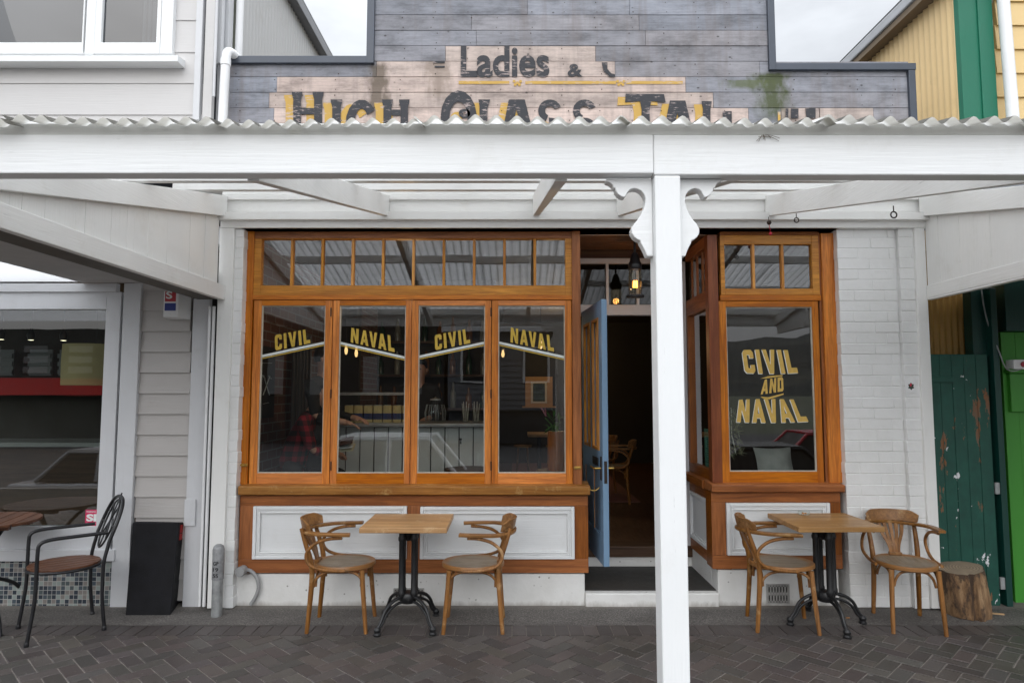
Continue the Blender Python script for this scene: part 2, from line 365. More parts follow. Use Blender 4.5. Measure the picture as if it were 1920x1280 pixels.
def mosaic():
    s = NM('mosaic_tile'); sp = s.n('SeparateXYZ', None, i0=s.co()); T = .034
    u = s.math('DIVIDE', sp.outputs[0], T); v = s.math('DIVIDE', sp.outputs[2], T)
    cell = s.n('CombineXYZ', None, i0=s.math('FLOOR', u), i1=s.math('FLOOR', v)); wn = s.n('TexWhiteNoise', None, Vector=cell.outputs[0])
    col = s.ramp(wn.outputs['Value'], [(0, (.035,.045,.06)), (.28, (.08,.10,.105)), (.42, (.27,.31,.29)), (.64, (.22,.20,.185)), (.86, (.07,.09,.11))], 'CONSTANT')
    e = s.math('MAXIMUM', s.math('ABSOLUTE', s.math('SUBTRACT', s.math('FRACT', u), .5)), s.math('ABSOLUTE', s.math('SUBTRACT', s.math('FRACT', v), .5)))
    g = s.ramp(e, [(.44, 0.0), (.46, 1.0)]); s.P(Base_Color=s.mix(g, col, (.40,.39,.37)), Roughness=s.math('MULTIPLY_ADD', g, .5, .22), Normal=s.bump(g, -.3, .003)); return s.m
M['mosaic'] = mosaic()
def roofmat():
    s = NM('translucent_fibreglass'); s.t.nodes.remove(s.b); n = s.noise(s.map((11,.5,.5), rnd=True), 1.5, 6, .65)
    c = s.ramp(n, [(.3, (.80,.80,.80)), (.65, (.94,.95,.96))])
    sp = s.n('SeparateXYZ', None, i0=s.co()); e = s.ramp(s.math('ADD', s.math('MULTIPLY_ADD', sp.outputs[1], 6.0, 8.76), s.math('MULTIPLY', s.noise(s.map((1,1,1)), 14, 5), .35)), [(.42, 1.0), (.95, 0.0)]); c = s.mix(e, c, (.34,.33,.30))  # front edge grime, darkened to carry the underside's shade in the colour
    sw = s.math('SINE', s.math('MULTIPLY', sp.outputs[0], 2*math.pi/.0762)); tr_ = s.math('MULTIPLY', s.ramp(s.math('MULTIPLY_ADD', sw, .5, .5), [(.0, 1.0), (.30, 0.0)]), s.ramp(s.noise(s.map((5,.6,1), rnd=True), 2, 5), [(.3, .25), (.65, .9)])); c = s.mix(tr_, c, (.36,.36,.35), 'MULTIPLY')  # troughs darkened: dirt lines plus corrugation shading put into the colour
    d = s.n('BsdfDiffuse', None, Color=c); t = s.n('BsdfTranslucent', None, Color=c); g = s.n('BsdfGlossy', None, Roughness=.35)
    m1 = s.n('MixShader', None, i0=.90, i1=d.outputs[0], i2=t.outputs[0]); m2 = s.n('MixShader', None, i0=.04, i1=m1.outputs[0], i2=g.outputs[0])
    s.set(s.out.inputs['Surface'], m2.outputs[0]); return s.m
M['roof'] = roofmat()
def intbrick():
    s = NM('dark_red_interior_brick'); sp = s.n('SeparateXYZ', None, i0=s.co()); v = s.n('CombineXYZ', None, i0=sp.outputs[1], i1=sp.outputs[2])
    b = s.n('TexBrick', None, Vector=v.outputs[0], Scale=1.0, Color1=(.16,.065,.045), Color2=(.10,.045,.035), Mortar=(.20,.18,.16)); b.inputs['Mortar Size'].default_value = .007
    b.inputs['Brick Width'].default_value = .24; b.inputs['Row Height'].default_value = .086
    s.P(Base_Color=b.outputs['Color'], Roughness=.8, Normal=s.bump(b.outputs['Fac'], -.4, .006)); return s.m
M['intbrick'] = intbrick()
M['blue_door'] = paint('blue_door_paint', (.185,.305,.45), 'Z', .4, wear=.27, wearcol=(.22,.26,.3), dirt=.15)
M['floor_dark'] = plain('dark_rubber_matting', (.045,.043,.04), .7, 0, .3, 20, .5, 150)
M['grey_panel'] = paint('grey_bar_panel_paint', (.60,.61,.60), 'Z', .5, dirt=.3)

# ================================================================== lettering
GL = {
 'I': (.26, [[(0,0),(.26,0),(.26,1),(0,1)]]),
 'L': (.60, [[(0,0),(.60,0),(.60,.24),(.26,.24),(.26,1),(0,1)]]),
 'V': (.78, [[(.26,0),(.52,0),(.78,1),(.53,1),(.39,.36),(.25,1),(0,1)]]),
 'A': (.78, [[(0,0),(.25,0),(.285,.19),(.39,.19),(.39,.38),(.335,.38),(.39,.72),(.39,1),(.26,1)],[(.39,.19),(.495,.19),(.53,0),(.78,0),(.52,1),(.39,1),(.39,.72),(.445,.38),(.39,.38)]]),
 'N': (.74, [[(0,0),(.24,0),(.24,.55),(.5,0),(.74,0),(.74,1),(.5,1),(.5,.45),(.24,1),(0,1)]]),
 'C': (.66, [[(0,.12),(.12,0),(.54,0),(.66,.12),(.66,.36),(.41,.36),(.41,.22),(.25,.22),(.25,.78),(.41,.78),(.41,.64),(.66,.64),(.66,.88),(.54,1),(.12,1),(0,.88)]]),
 'D': (.68, [[(0,0),(.34,0),(.34,.22),(.25,.22),(.25,.78),(.34,.78),(.34,1),(0,1)],[(.34,0),(.54,0),(.68,.14),(.68,.86),(.54,1),(.34,1),(.34,.78),(.43,.78),(.43,.22),(.34,.22)]]),
}
def word_polys(word, gap=.14):
    x = 0; out_ = []
    for i, ch in enumerate(word):
        wd, ps = GL[ch]; k = -.10 if (i and word[i-1]+ch in ('AV', 'VA')) else 0
        x += k if i else 0
        for p in ps: out_.append([(x+a, b) for a, b in p])
        x += wd+gap
    x -= gap
    return [[(a/x, b) for a, b in p] for p in out_]
def quad_word(mb, word, bl, tl, tr, br, Y, th=.0016, off=(0,0), gap=.14, bow=0):
    for p in word_polys(word, gap):
        q = []
        for u, v in p:
            px = (bl[0]*(1-u)+br[0]*u)*(1-v) + (tl[0]*(1-u)+tr[0]*u)*v; py = (bl[1]*(1-u)+br[1]*u)*(1-v) + (tl[1]*(1-u)+tr[1]*u)*v - bow*4*u*(1-u)*(2*v-1)
            c = P(px+off[0], py+off[1], Y); q.append((c.x, c.z))
        mb.prism(q, Y-th, Y)
    return mb
FONTCACHE = {}
def text_geo(txt, bold=0.0):
    if (txt, bold) in FONTCACHE: return FONTCACHE[(txt, bold)]
    cu = bpy.data.curves.new('txt', 'FONT'); cu.body = txt; cu.size = 1; cu.offset = bold; cu.resolution_u = 4
    o = bpy.data.objects.new('txt', cu); COL.objects.link(o); dg = bpy.context.evaluated_depsgraph_get(); me = o.evaluated_get(dg).to_mesh()
    vs = [(v.co.x, v.co.y) for v in me.vertices]; fs = [tuple(p.vertices) for p in me.polygons]
    o.evaluated_get(dg).to_mesh_clear(); bpy.data.objects.remove(o); bpy.data.curves.remove(cu)
    x0 = min(v[0] for v in vs); x1 = max(v[0] for v in vs); y0 = min(v[1] for v in vs); y1 = max(v[1] for v in vs)
    g = ([((a-x0)/(x1-x0), (b-y0)/(y1-y0)) for a, b in vs], fs); FONTCACHE[(txt, bold)] = g; return g
def text_on(mb, txt, o, ux, uy, nrm, bold=0.0, off=.0015):
    """flat lettering filling the rectangle o + ux + uy, OFF metres proud along nrm"""
    vs, fs = text_geo(txt, bold); o, ux, uy, nrm = Vector(o), Vector(ux), Vector(uy), Vector(nrm)
    return mb.add([o+ux*a+uy*b+nrm*off for a, b in vs], fs)
def text_px(mb, txt, x0, y0, x1, y1, Y, bold=0.0, off=.0015):
    X0, X1, Z0, Z1 = RX(x0, y0, x1, y1, Y)
    return text_on(mb, txt, (X0, Y, Z0), (X1-X0,0,0), (0,0,Z1-Z0), (0,-1,0), bold, off)

# ================================================================== ground
def apron():
    s = NM('speckled_concrete'); n = s.noise(s.co(), 90, 3, .6); m = s.noise(s.map((1,1.6,1)), 1.7, 8, .68); v = s.n('TexVoronoi', None, Vector=s.co(), Scale=70.0)
    col = s.ramp(n, [(.3, (.055,.050,.047)), (.52, (.125,.115,.106)), (.72, (.26,.24,.225))]); col = s.mix(s.ramp(m, [(.36, .55), (.62, 0.0)]), col, (.045,.040,.036))
    col = s.mix(s.ramp(v.outputs['Distance'], [(.10, .7), (.2, 0.0)]), col, (.24,.225,.21))
    sp = s.n('SeparateXYZ', None, i0=s.co()); w_ = s.ramp(s.math('ADD', sp.outputs[1], s.math('MULTIPLY', s.noise(s.map((3,6,1)), 2, 7, .7), .12)), [(.02, 0.0), (.09, .6)]); col = s.mix(w_, col, (.21,.19,.165))
    s.P(Base_Color=col, Roughness=.75, Normal=s.bump(n, .6, .004)); return s.m
def clip(poly, ymax):
    o = []
    for i in range(len(poly)):
        a, b = poly[i], poly[(i+1) % len(poly)]
        if a[1] <= ymax: o.append(a)
        if (a[1] <= ymax) != (b[1] <= ymax): t = (ymax-a[1])/(b[1]-a[1]); o.append((a[0]+(b[0]-a[0])*t, ymax))
    return o
def paving():
    m = MB(); c45 = math.sqrt(.5); g = .0036; rnd = random.Random(3)
    def brick(poly):
        poly = clip(poly, -.53)
        if len(poly) < 3: return
        cx = sum(p[0] for p in poly)/len(poly); cy = sum(p[1] for p in poly)/len(poly)
        if not (-6.2 < cx < 6.2 and -6.3 < cy): return
        dz = rnd.uniform(-.0018, .0018); tx, ty = rnd.uniform(-.012,.012), rnd.uniform(-.012,.012); k = rnd.uniform(.70, 1.2); ky = rnd.uniform(-.004, .005)
        col = ((.098+ky)*k, (.083+rnd.uniform(-.004,.006))*k, (.077-ky*.5)*k)
        n = len(poly); ins = [(cx+(p[0]-cx)*.965, cy+(p[1]-cy)*.965) for p in poly]
        vs = [(p[0], p[1], -.02) for p in poly] + [(p[0], p[1], -.004+dz) for p in poly] + [(p[0], p[1], dz+(p[0]-cx)*tx+(p[1]-cy)*ty) for p in ins]
        fs = [tuple(range(2*n, 3*n))] + [(i, (i+1) % n, n+(i+1) % n, n+i) for i in range(n)] + [(n+i, n+(i+1) % n, 2*n+(i+1) % n, 2*n+i) for i in range(n)]
        m.add(vs, fs, col)
    for i in range(-95, 96):
        for j in range(-95, 96):
            k = (i-j) % 4
            if k == 0: r = (i, j, i+2, j+1)
            elif k == 3: r = (i, j, i+1, j+2)
            else: continue
            x0, y0, x1, y1 = r[0]*.1+g, r[1]*.1+g, r[2]*.1-g, r[3]*.1-g
            cx, cy = (x0+x1)/2*c45-(y0+y1)/2*c45, (x0+x1)/2*c45+(y0+y1)/2*c45-3.4
            if not (-6.4 < cx < 6.4 and -6.4 < cy < -.35): continue
            brick([(a*c45-b*c45, a*c45+b*c45-3.4) for a, b in ((x0,y0),(x1,y0),(x1,y1),(x0,y1))])
    def border(x):
        k = rnd.uniform(.75,1.15); m.box(x+g, x+.1-g, -.526+g, -.335, -.02, rnd.uniform(-.001,.002), (.098*k,.083*k,.079*k))
    for i in range(-62, 62): border(i*.1)
    return m
tag(paving().build('paving', colattr('charcoal_brick_pavers', .5, .6, 45, .5, 140, .5, ((.28,.26,.23), 55, .70), 1.1)), kind='structure')
b = MB(); b.box(-6.4, 6.4, -6.4, .3, -.15, -.0055); tag(b.build('paving_bed', plain('dark_sand_joint', (.25,.22,.20), .95, 0, .3, 40, .4, 200)), kind='structure')
b = MB()
for i in range(64):   # concrete apron along the shopfronts, lifting slightly to the wall
    x0, x1 = -6.4+i*.2, -6.2+i*.2
    b.add([(x0,-.332,.001),(x1,-.332,.001),(x1,.2,.026),(x0,.2,.026)], [(0,1,2,3)])
tag(b.build('concrete_apron', colattr('speckled_asphalt_concrete', .8, .55, 90, .6, 220, .35, ((.26,.25,.22), 120, .66), 1.6) if False else apron()), kind='structure')
b = MB(); b.box(-300, 300, -30, -6.4, -.6, -.5); tag(b.build('road', plain('asphalt', (.05,.05,.052), .85, 0, .2, 30, .4, 150)), kind='structure')
b = MB(); b.box(-300, 300, -6.55, -6.4, -.499, -.005); tag(b.build('kerb', plain('kerb_concrete', (.3,.29,.28), .8)), kind='structure')
b = MB(); b.add([(-700,-700,-.75),(700,-700,-.75),(700,700,-.75),(-700,700,-.75)], [(0,1,2,3)]); tag(b.build('ground', plain('distant_ground', (.07,.08,.045), .9, 0, .3, .05, 0)), kind='structure')

# ================================================================== the bar
T = .07            # timber plane
bar = thing('bar_building', 'white brick bar with varnished orange timber windows, faded sign boards above and a blue door', 'building')
ALL = [
]
def part(name, mb, mat, parent=None, **k): return mb.build(name, M[mat] if isinstance(mat, str) else mat, parent or bar, **k)
# brick piers: each brick a slightly uneven painted block
def pier(X0, X1, Y, z0, z1, side=None, rnd=random.Random(5)):
    m = MB(); m.box(X0+.003, X1-.003, Y+.0032, Y+.14, z0, z1); z = z0; r = 0
    while z < z1-.02:
        h = min(.0845, z1-z); x = X0 - (0 if r % 2 else rnd.uniform(.10,.15))
        while x < X1-.002:
            ln = .258+rnd.uniform(-.02,.02); a, b_ = max(x, X0-(rnd.uniform(0,.006))), min(x+ln, X1+rnd.uniform(-.002,.006))
            if b_-a > .03:
                d = rnd.uniform(-.0024,.0018); e = .0029
                m.box(a+e, b_-e, Y+d, Y+.135, z+e*rnd.uniform(.5,1.1), z+h-e*rnd.uniform(.5,1.1))
            x += ln
        z += h; r += 1
    return m
zt = P(960, 430, 0).z
XL0, XL1 = P(431, 720, 0).x, P(451, 720, 0).x
part('brick_pier', pier(XL0, XL1, -.02, .02, zt), 'pbrick', bevel=.003, smooth=50)
XR0, XR1 = P(1571, 720, T).x, P(1689, 720, 0).x
part('brick_pier', pier(XR0, XR1, 0.0, .02, zt), 'pbrick', bevel=.0035, smooth=50)
part('brick_pier', pier(XR1+.012, P(1724, 720, 0).x, -.03, .02, zt), 'pbrick', bevel=.0035, smooth=50)
b = MB(); b.box(XL0-.004, XL1-.001, .12, .25, .02, zt); part('wall', b, 'pbrick'); b = MB(); b.box(XR0+.005, XR1+.15, .14, .25, .02, zt); part('wall', b, 'pbrick'); b = MB(); b.box(XR1-.01, XR1+.03, .01, .139, .02, zt); part('wall', b, 'pbrick')
X0, X1, _, _ = RX(401, 425, 429, 1145, -.04)
b = MB(); b.box(X0, X1, -.05, .1, .03, zt); part('trim_board', b, 'creamZ', bevel=.004)
b = MB(); b.box(P(1727, 720, -.05).x, P(1747, 720, -.05).x, -.055, .1, .03, zt); part('trim_board', b, 'creamZ', bevel=.004)
# cornice: stacked boards under the verandah
XC0, XC1 = P(413, 420, -.06).x, P(1739, 420, -.06).x
for nm, y0, y1, Y in (('cornice_board', 411.5, 427, -.06), ('cornice_ledge', 397, 411.5, -.115), ('fascia_board', 374, 397, -.03), ('cornice_moulding', 366, 374, -.06), ('cornice_moulding', 352, 366, -.045)):
    z0, z1 = P(960, y1, Y).z, P(960, y0, Y).z
    b = MB(); b.box(XC0, XC1, Y, .2, z0, z1); part(nm, b, 'creamX', bevel=.004)
b = MB(); b.box(XC0-.3, XC1+.3, .03, .25, P(960,352,-.045).z+.001, 3.62); part('upper_wall', b, 'creamX')
# soffit strip between cornice and timber head
b = MB(); b.box(P(462,430,T).x, XR0, -.04, T+.1, P(960,432,T).z, P(960,427,-.06).z); part('head_board', b, 'creamX')

def rail(name, x0, y0, x1, y1, Y, d, mat, parent, bevel=.004):
    X0, X1, Z0, Z1 = RX(x0, y0, x1, y1, Y); b = MB(); b.box(X0, X1, Y, Y+d, Z0, Z1); return part(name, b, mat, parent, bevel=bevel)
# --- left window bay
part_post = rail('side_post', 453.5, 432, 470, 908, T-.012, .10, 'orangeZ', bar)
rail('corner_post', 1073.5, 432, 1089.5, 908, T-.018, .11, 'rustZ', bar)
rail('bay_head', 470.5, 433, 1073, 447, T+.002, .08, 'rustX', bar)
def transom(x0, x1, y0, y1, n, gx0, gx1, gy0, gy1):
    X0, X1, Z0, Z1 = RX(x0, y0, x1, y1, T); gX0, gX1, gZ0, gZ1 = RX(gx0, gy0, gx1, gy1, T)
    b = MB(); b.box(X0, gX0, T, T+.06, Z0, Z1); b.box(gX1, X1, T, T+.06, Z0, Z1); b.box(gX0, gX1, T+.001, T+.06, gZ1, Z1); b.box(gX0, gX1, T+.001, T+.06, Z0, gZ0)
    t = part('transom_window', b, 'honeyX', bevel=.004)
    for i in range(1, n):
        x = gX0+(gX1-gX0)*i/n; m = MB(); m.box(x-.0105, x+.0105, T+.006, T+.05, gZ0-.001, gZ1+.001); part('glazing_bar', m, 'honeyZ', t, bevel=.003)
    for i in range(n):
        a, c = gX0+(gX1-gX0)*i/n+(.0115 if i else .002), gX0+(gX1-gX0)*(i+1)/n-(.0115 if i < n-1 else .002); m = MB(); rr = random.Random(int(i*7+n)); dd = rr.uniform(-.0012,.0012); e = rr.uniform(-.0012,.0012)
        m.add([(a,T+.03-dd,gZ0+.002),(c,T+.03+dd,gZ0+.002),(c,T+.03+dd+e,gZ1-.002),(a,T+.03-dd+e,gZ1-.002),(a,T+.034-dd,gZ0+.002),(c,T+.034+dd,gZ0+.002),(c,T+.034+dd+e,gZ1-.002),(a,T+.034-dd+e,gZ1-.002)],
              [(0,1,2,3),(7,6,5,4),(0,4,5,1),(1,5,6,2),(2,6,7,3),(3,7,4,0)]); part('pane', m, 'glass', t)
    return t
transom(471, 1073, 447.2, 553, 10, 489.5, 1060, 448, 535)
rail('transom_ledge', 470.5, 553, 1073, 562, T-.008, .08, 'orangeX', bar)
def sash(name, sx0, sx1, gx0, gx1, sy0=563, sy1=907, gy0=572.5, gy1=887, ax='orange'):
    X0, X1, Z0, Z1 = RX(sx0, sy0, sx1, sy1, T); a, c, d, e = RX(gx0, gy0, gx1, gy1, T)
    b = MB(); b.box(X0+.0015, a, T, T+.05, Z0, Z1); b.box(c, X1-.0015, T, T+.05, Z0, Z1); t = part(name, b, ax+'Z', bevel=.003)
    m = MB(); m.box(a+.0003, c-.0003, T+.0008, T+.05, e, Z1-.0005); part('rail', m, ax+'X', t, bevel=.002)
    m = MB(); m.box(a+.0003, c-.0003, T+.0008, T+.05, Z0+.0005, d); part('rail', m, ax+'X', t, bevel=.002)
    m = MB(); k = .008; m.frame(a+.0005, c-.0005, d+.0005, e-.0005, a+k, c-k, d+k, e-k, T+.012, T+.03); part('glazing_bead', m, 'bead', t)
    m = MB(); m.box(a+.003, c-.003, T+.026, T+.030, d+.003, e-.003); part('pane', m, 'glass', t)
    return t
G = T+.0255
sashes = []
for s_, word, q, st in (((471,620.5,485.8,607), 'CIVIL', ((516,657),(515.5,628),(579,616.5),(582,643)), ((486,668.7),(607.5,642.5))),
                  ((621,770,633.6,759.3), 'NAVAL', ((657.5,641.5),(659,614.3),(738,630),(740,660)), ((633,641.6),(760,670.5))),
                  ((770.5,921,783.2,909), 'CIVIL', ((816,656.5),(815,628),(878.5,616),(882,643)), ((783,669.3),(909,642.3))),
                  ((921.5,1073,934,1060.2), 'NAVAL', ((957,641.5),(958,613.5),(1036,629.5),(1039,659)), ((933.5,641.8),(1060.5,670)))):
    t = sash('casement_window', *s_); sashes.append(t)
    m = MB(); quad_word(m, word, *q, G, off=(0,0), gap=.19); part('lettering', m, 'gold', t)
    for nm, mt, dy, th in (('stripe', 'white_letter', 0, 4.6), ('stripe', 'gold', 4.4, 2.0)):
        (ax_, ay), (bx_, by) = st; m = MB(); m.prism([(P(x, y, G).x, P(x, y, G).z) for x, y in ((ax_, ay+dy+th/2), (bx_, by+dy+th/2), (bx_, by+dy-th/2), (ax_, ay+dy-th/2))], G-.0014, G); part(nm, m, mt, t)
for hx, t in ((620.7, sashes[0]), (920.8, sashes[2])):
    for hy in (585, 738, 873):
        p = P(hx, hy, T); m = MB(); m.tube([(p.x, T-.003, p.z-.035), (p.x, T-.003, p.z+.035)], .0055, 8); part('hinge', m, 'rusty', t)
for hx, hy in ((459, 871), (1083, 876)):
    p = P(hx, hy, T-.02); m = MB(); m.box(p.x-.025, p.x+.025, T-.030, T-.0185, p.z-.011, p.z+.011); m.tube([(p.x-.03, T-.036, p.z), (p.x+.02, T-.036, p.z)], .006, 8); part('catch', m, 'brass')
def sillboard(name, x0, x1, y0, y1, mat):
    X0, X1, Z0, Z1 = RX(x0, y0, x1, y1, .0); b = MB()
    b.add([(X0,-.015,Z0),(X1,-.015,Z0),(X1,T+.12,Z0),(X0,T+.12,Z0),(X0,-.02,Z1-.012),(X1,-.02,Z1-.012),(X1,T+.12,Z1+.004),(X0,T+.12,Z1+.004)], [(0,3,2,1),(4,5,6,7),(0,1,5,4),(1,2,6,5),(2,3,7,6),(3,0,4,7)])
    return part(name, b, mat, bevel=.008)
sillboard('window_sill', 447.5, 1106.5, 907.5, 927.5, 'sill')
def base(x0, x1, y0, y1, panels, Y=T-.03):
    X0, X1, Z0, Z1 = RX(x0, y0, x1, y1, Y); b = MB()
    b.box(X0, X1, Y+.012, Y+.16, Z0, Z1); b_ = part('bay_base', b, 'rustX', bevel=.004)
    hz0 = min(RX(p[0], p[1], p[2], p[3], Y)[2] for p in panels); hz1 = max(RX(p[0], p[1], p[2], p[3], Y)[3] for p in panels)
    m = MB(); m.box(X0, X1, Y, Y+.0115, hz1+.002, Z1); part('rail', m, 'rustX', b_, bevel=.003)
    m = MB(); m.box(X0, X1, Y, Y+.0115, Z0, hz0-.002); part('rail', m, 'rustX', b_, bevel=.003)
    xs = [X0]
    for p in panels:
        a, c, d, e = RX(*p, Y); m = MB()
        m.frame(a, c, d, e, a+.026, c-.026, d+.026, e-.026, Y-.020, Y+.0115)
        m.frame(a+.0265, c-.0265, d+.0265, e-.0265, a+.042, c-.042, d+.042, e-.042, Y-.010, Y+.0115)
        m.frame(a+.0425, c-.0425, d+.0425, e-.0425, a+.056, c-.056, d+.056, e-.056, Y-.016, Y+.0115)
        m.box(a+.0562, c-.0562, Y+.003, Y+.0115, d+.0562, e-.0562); part('panel', m, 'whiteX', b_, bevel=.004)
        xs += [a-.002, c+.002]
    xs.append(X1)
    for i in range(0, len(xs), 2):
        m = MB(); m.box(xs[i], xs[i+1], Y, Y+.0115, hz0-.0015, hz1+.0015); part('stile', m, 'rustZ', b_, bevel=.003)
    return b_
base(448, 1103, 928.5, 1073.5, [(475,948,763,1047), (788,949,1077,1047)])
# --- right window bay
XB = P(1332, 720, T).x                # corner of the bay on the door side
rail('corner_post', 1331, 440, 1350, 905, T-.02, .09, 'post_red', bar)
transom(1351, 1536, 441, 553, 3, 1359, 1523, 458, 541)
rail('transom_ledge', 1350.5, 553, 1540, 563.5, T-.008, .08, 'orangeX', bar)
t = sash('display_window', 1350.5, 1540, 1365, 1528, 564, 905, 575, 884)
m = MB()
for word, q, bow in (('CIVIL', ((1397,699),(1391,656),(1487,657),(1496.5,699)), 1.5), ('AND', ((1426,739.5),(1430,712),(1468,706),(1469.5,733)), 0), ('NAVAL', ((1381,791),(1386,749),(1497,749),(1516,790)), 1.5)):
    quad_word(m, word, *q, G, gap=.17 if word != 'AND' else .17, bow=bow)
    if word != 'AND': mw = MB(); quad_word(mw, word, *q, G-.0001, th=.0009, off=(-1.1,1.0), gap=.17, bow=bow); part('lettering_outline', mw, 'white_letter', t)
for pts in (((1425,710),(1440,705),(1467,702.5),(1467,705),(1441,708.5)), ((1426,743),(1440,744.5),(1469,737),(1469,739.5),(1443,748),(1432,747.5))):
    m.prism([(P(x, y, G).x, P(x, y, G).z) for x, y in pts][::-1], G-.0016, G)
part('lettering', m, 'gold2', t)
X0, X1, Z0, Z1 = RX(1540.5, 437, 1547, 905, T+.01); b = MB(); b.box(X0, X1, T+.012, T+.08, Z0, Z1); part('side_post', b, 'rustZ', bevel=.002)
rail('side_post', 1547.5, 437, 1571.5, 905, T-.01, .09, 'orangeZ', bar)
rail('bay_head', 1350.5, 432.5, 1536, 441, T+.002, .08, 'rustX', bar)
sillboard('window_sill', 1333.5, 1583, 905, 922, 'rustX')
base(1335, 1578, 922.5, 1066, [(1362,942,1556,1040)])
# --- return of the right bay beside the door (plane X = XB, running back to the door)
YB = .80; XW = XB+.012
def yb(name, y0, y1, z0, z1, mat, parent=None, d=.06, x=None, bevel=.003):
    b = MB(); x = XW if x is None else x; b.box(x, x+d, y0, y1, z0, z1); return part(name, b, mat, parent, bevel=bevel)
zs1, zs0 = P(1400,905,0).z, P(1400,922,0).z; zg0, zg1 = P(1400,884,T).z, P(1400,575,T).z; zt0, zt1 = P(1400,541,T).z, P(1400,458,T).z; zh = P(1400,437,T).z
sw = yb('side_window', T+.075, T+.12, zs1, zh, 'rustZ')
for nm, a in (('rail', (zs1, zg0)), ('rail', (zg1, zt0)), ('rail', (zt1, zh))): yb(nm, T+.1205, YB-.0005, a[0], a[1], 'rustY', sw)
yb('stile', YB-.05, YB, zg0+.0005, zg1-.0005, 'rustZ', sw)
for k in (1, 2, 3): yb('glazing_bar', T+.12+k*.165-.01, T+.12+k*.165+.01, zt0+.0005, zt1-.0005, 'rustZ', sw, .02, XW+.02)
yb('pane', T+.12, YB-.05, zg0, zg1, 'glass', sw, .004, XW+.03, 0); yb('pane', T+.12, YB, zt0, zt1, 'glass', sw, .004, XW+.03, 0)
yb('window_sill', T+.12, YB, zs0, zs1-.002, 'rustY', None, .12, XB-.05)
rb = yb('bay_base', T-.018, YB, P(1400,1066,T).z, zs0-.001, 'rustY', None, .12, XW-.002)
m = MB(); za, zb_ = P(1400,1040,T).z, P(1400,942,T).z
for e, f, g_ in ((0,.028,.020),(.0285,.045,.011)):
    y0, y1 = T+.13+e, YB-.06-e; xx = XW-.003
    m.box(xx-g_, xx, y0, y1, za+e, za+f); m.box(xx-g_, xx, y0, y1, zb_-f, zb_-e); m.box(xx-g_, xx, y0, y0+f-e, za+f, zb_-f); m.box(xx-g_, xx, y1-f+e, y1, za+f, zb_-f)
m.box(xx-.004, xx, T+.13+.0455, YB-.06-.0455, za+.0455, zb_-.0455); part('panel', m, 'whiteY', rb, bevel=.003)
# --- left return (seen only from the side)
XA = P(1089, 720, T).x
b = MB(); b.box(XA-.06, XA-.003, T+.095, YB, P(960,1073,T).z, P(960,928,0).z-.001); part('bay_base', b, 'rustY')
lw = MB(); lw.box(XA-.06, XA-.003, T+.095, T+.13, zs1, zh); lw = part('side_window', lw, 'rustZ')
for a in ((zs1, zg0), (zg1, zt0), (zt1, zh)): b = MB(); b.box(XA-.06, XA-.003, T+.1305, YB, a[0], a[1]); part('rail', b, 'rustY', lw)
for a in ((zg0, zg1), (zt0, zt1)): b = MB(); b.box(XA-.035, XA-.031, T+.1305, YB-.001, a[0]+.001, a[1]-.001); part('pane', b, 'glass', lw)
# --- plinth, step, threshold
zpl = P(960,1073.5,T).z
b = MB(); b.box(P(440,1110,.05).x, P(1097,1110,.05).x, .055, .22, -.01, zpl-.002); part('plinth', b, 'plaster', bevel=.01)
b = MB(); b.box(XB+.02, P(1574,1100,.05).x, .055, .22, -.01, P(1400,1066,T).z-.002); part('plinth', b, 'plaster', bevel=.01)
XP = P(1097,1110,.05).x
b = MB(); b.box(XB+.02, XB+.14, .2205, YB+.2, -.01, P(1400,1066,T).z-.004); part('plinth', b, 'plaster')
b = MB(); b.box(XP-.12, XP-.001, .2205, YB+.2, -.01, zpl-.004); part('plinth', b, 'plaster')
b = MB(); b.box(XP+.001, XB+.019, .03, .30, -.01, .118); part('doorstep', b, 'plaster', bevel=.008)
b = MB(); b.box(XP+.001, XB+.019, .10, YB+.02, .1185, .124); part('porch_floor', b, 'floor_dark')
b = MB(); b.box(XP+.001, XB+.019, YB+.005, YB+.2, .1245, .21); part('riser', b, 'plaster', bevel=.004)
b = MB(); b.box(XA-.05, XB+.06, YB-.02, YB+.22, .2105, .305); part('threshold', b, 'dark_wood', bevel=.008)
def vent(x0, y0, x1, y1, rows, cols):
    X0, X1, Z0, Z1 = RX(x0, y0, x1, y1, .05); m = MB(); Y = .048
    m.frame(X0, X1, Z0, Z1, X0+.010, X1-.010, Z0+.010, Z1-.010, Y-.006, Y+.006)
    cw, rh = (X1-X0-.02)/cols, (Z1-Z0-.02)/rows
    for r in range(rows):
        if r: m.box(X0+.01, X1-.01, Y-.005, Y+.005, Z0+.01+r*rh-.004, Z0+.01+r*rh+.004)
        for k in range(cols):
            cx, cz = X0+.01+cw*(k+.5), Z0+.01+rh*(r+.5); a, e = cw*.40, rh*.42
            pts = [(cx+a*math.copysign(abs(math.cos(t_))**.7, math.cos(t_)), Y, cz+e*math.copysign(abs(math.sin(t_))**.7, math.sin(t_))) for t_ in [2*math.pi*i/12 for i in range(12)]]
            m.tube(pts, .0042, 5, True)
    v = part('vent_grille', m, M['vent']); b = MB(); b.box(X0+.009, X1-.009, Y+.0055, Y+.0068, Z0+.009, Z1-.009); part('vent_backing', b, 'void', v)
M['vent'] = plain('grey_cast_vent', (.40,.39,.37), .6, .2, .25, 20, .2, 60)
vent(738, 1102, 795, 1127, 1, 7); vent(1437, 1094, 1480, 1131, 2, 7)
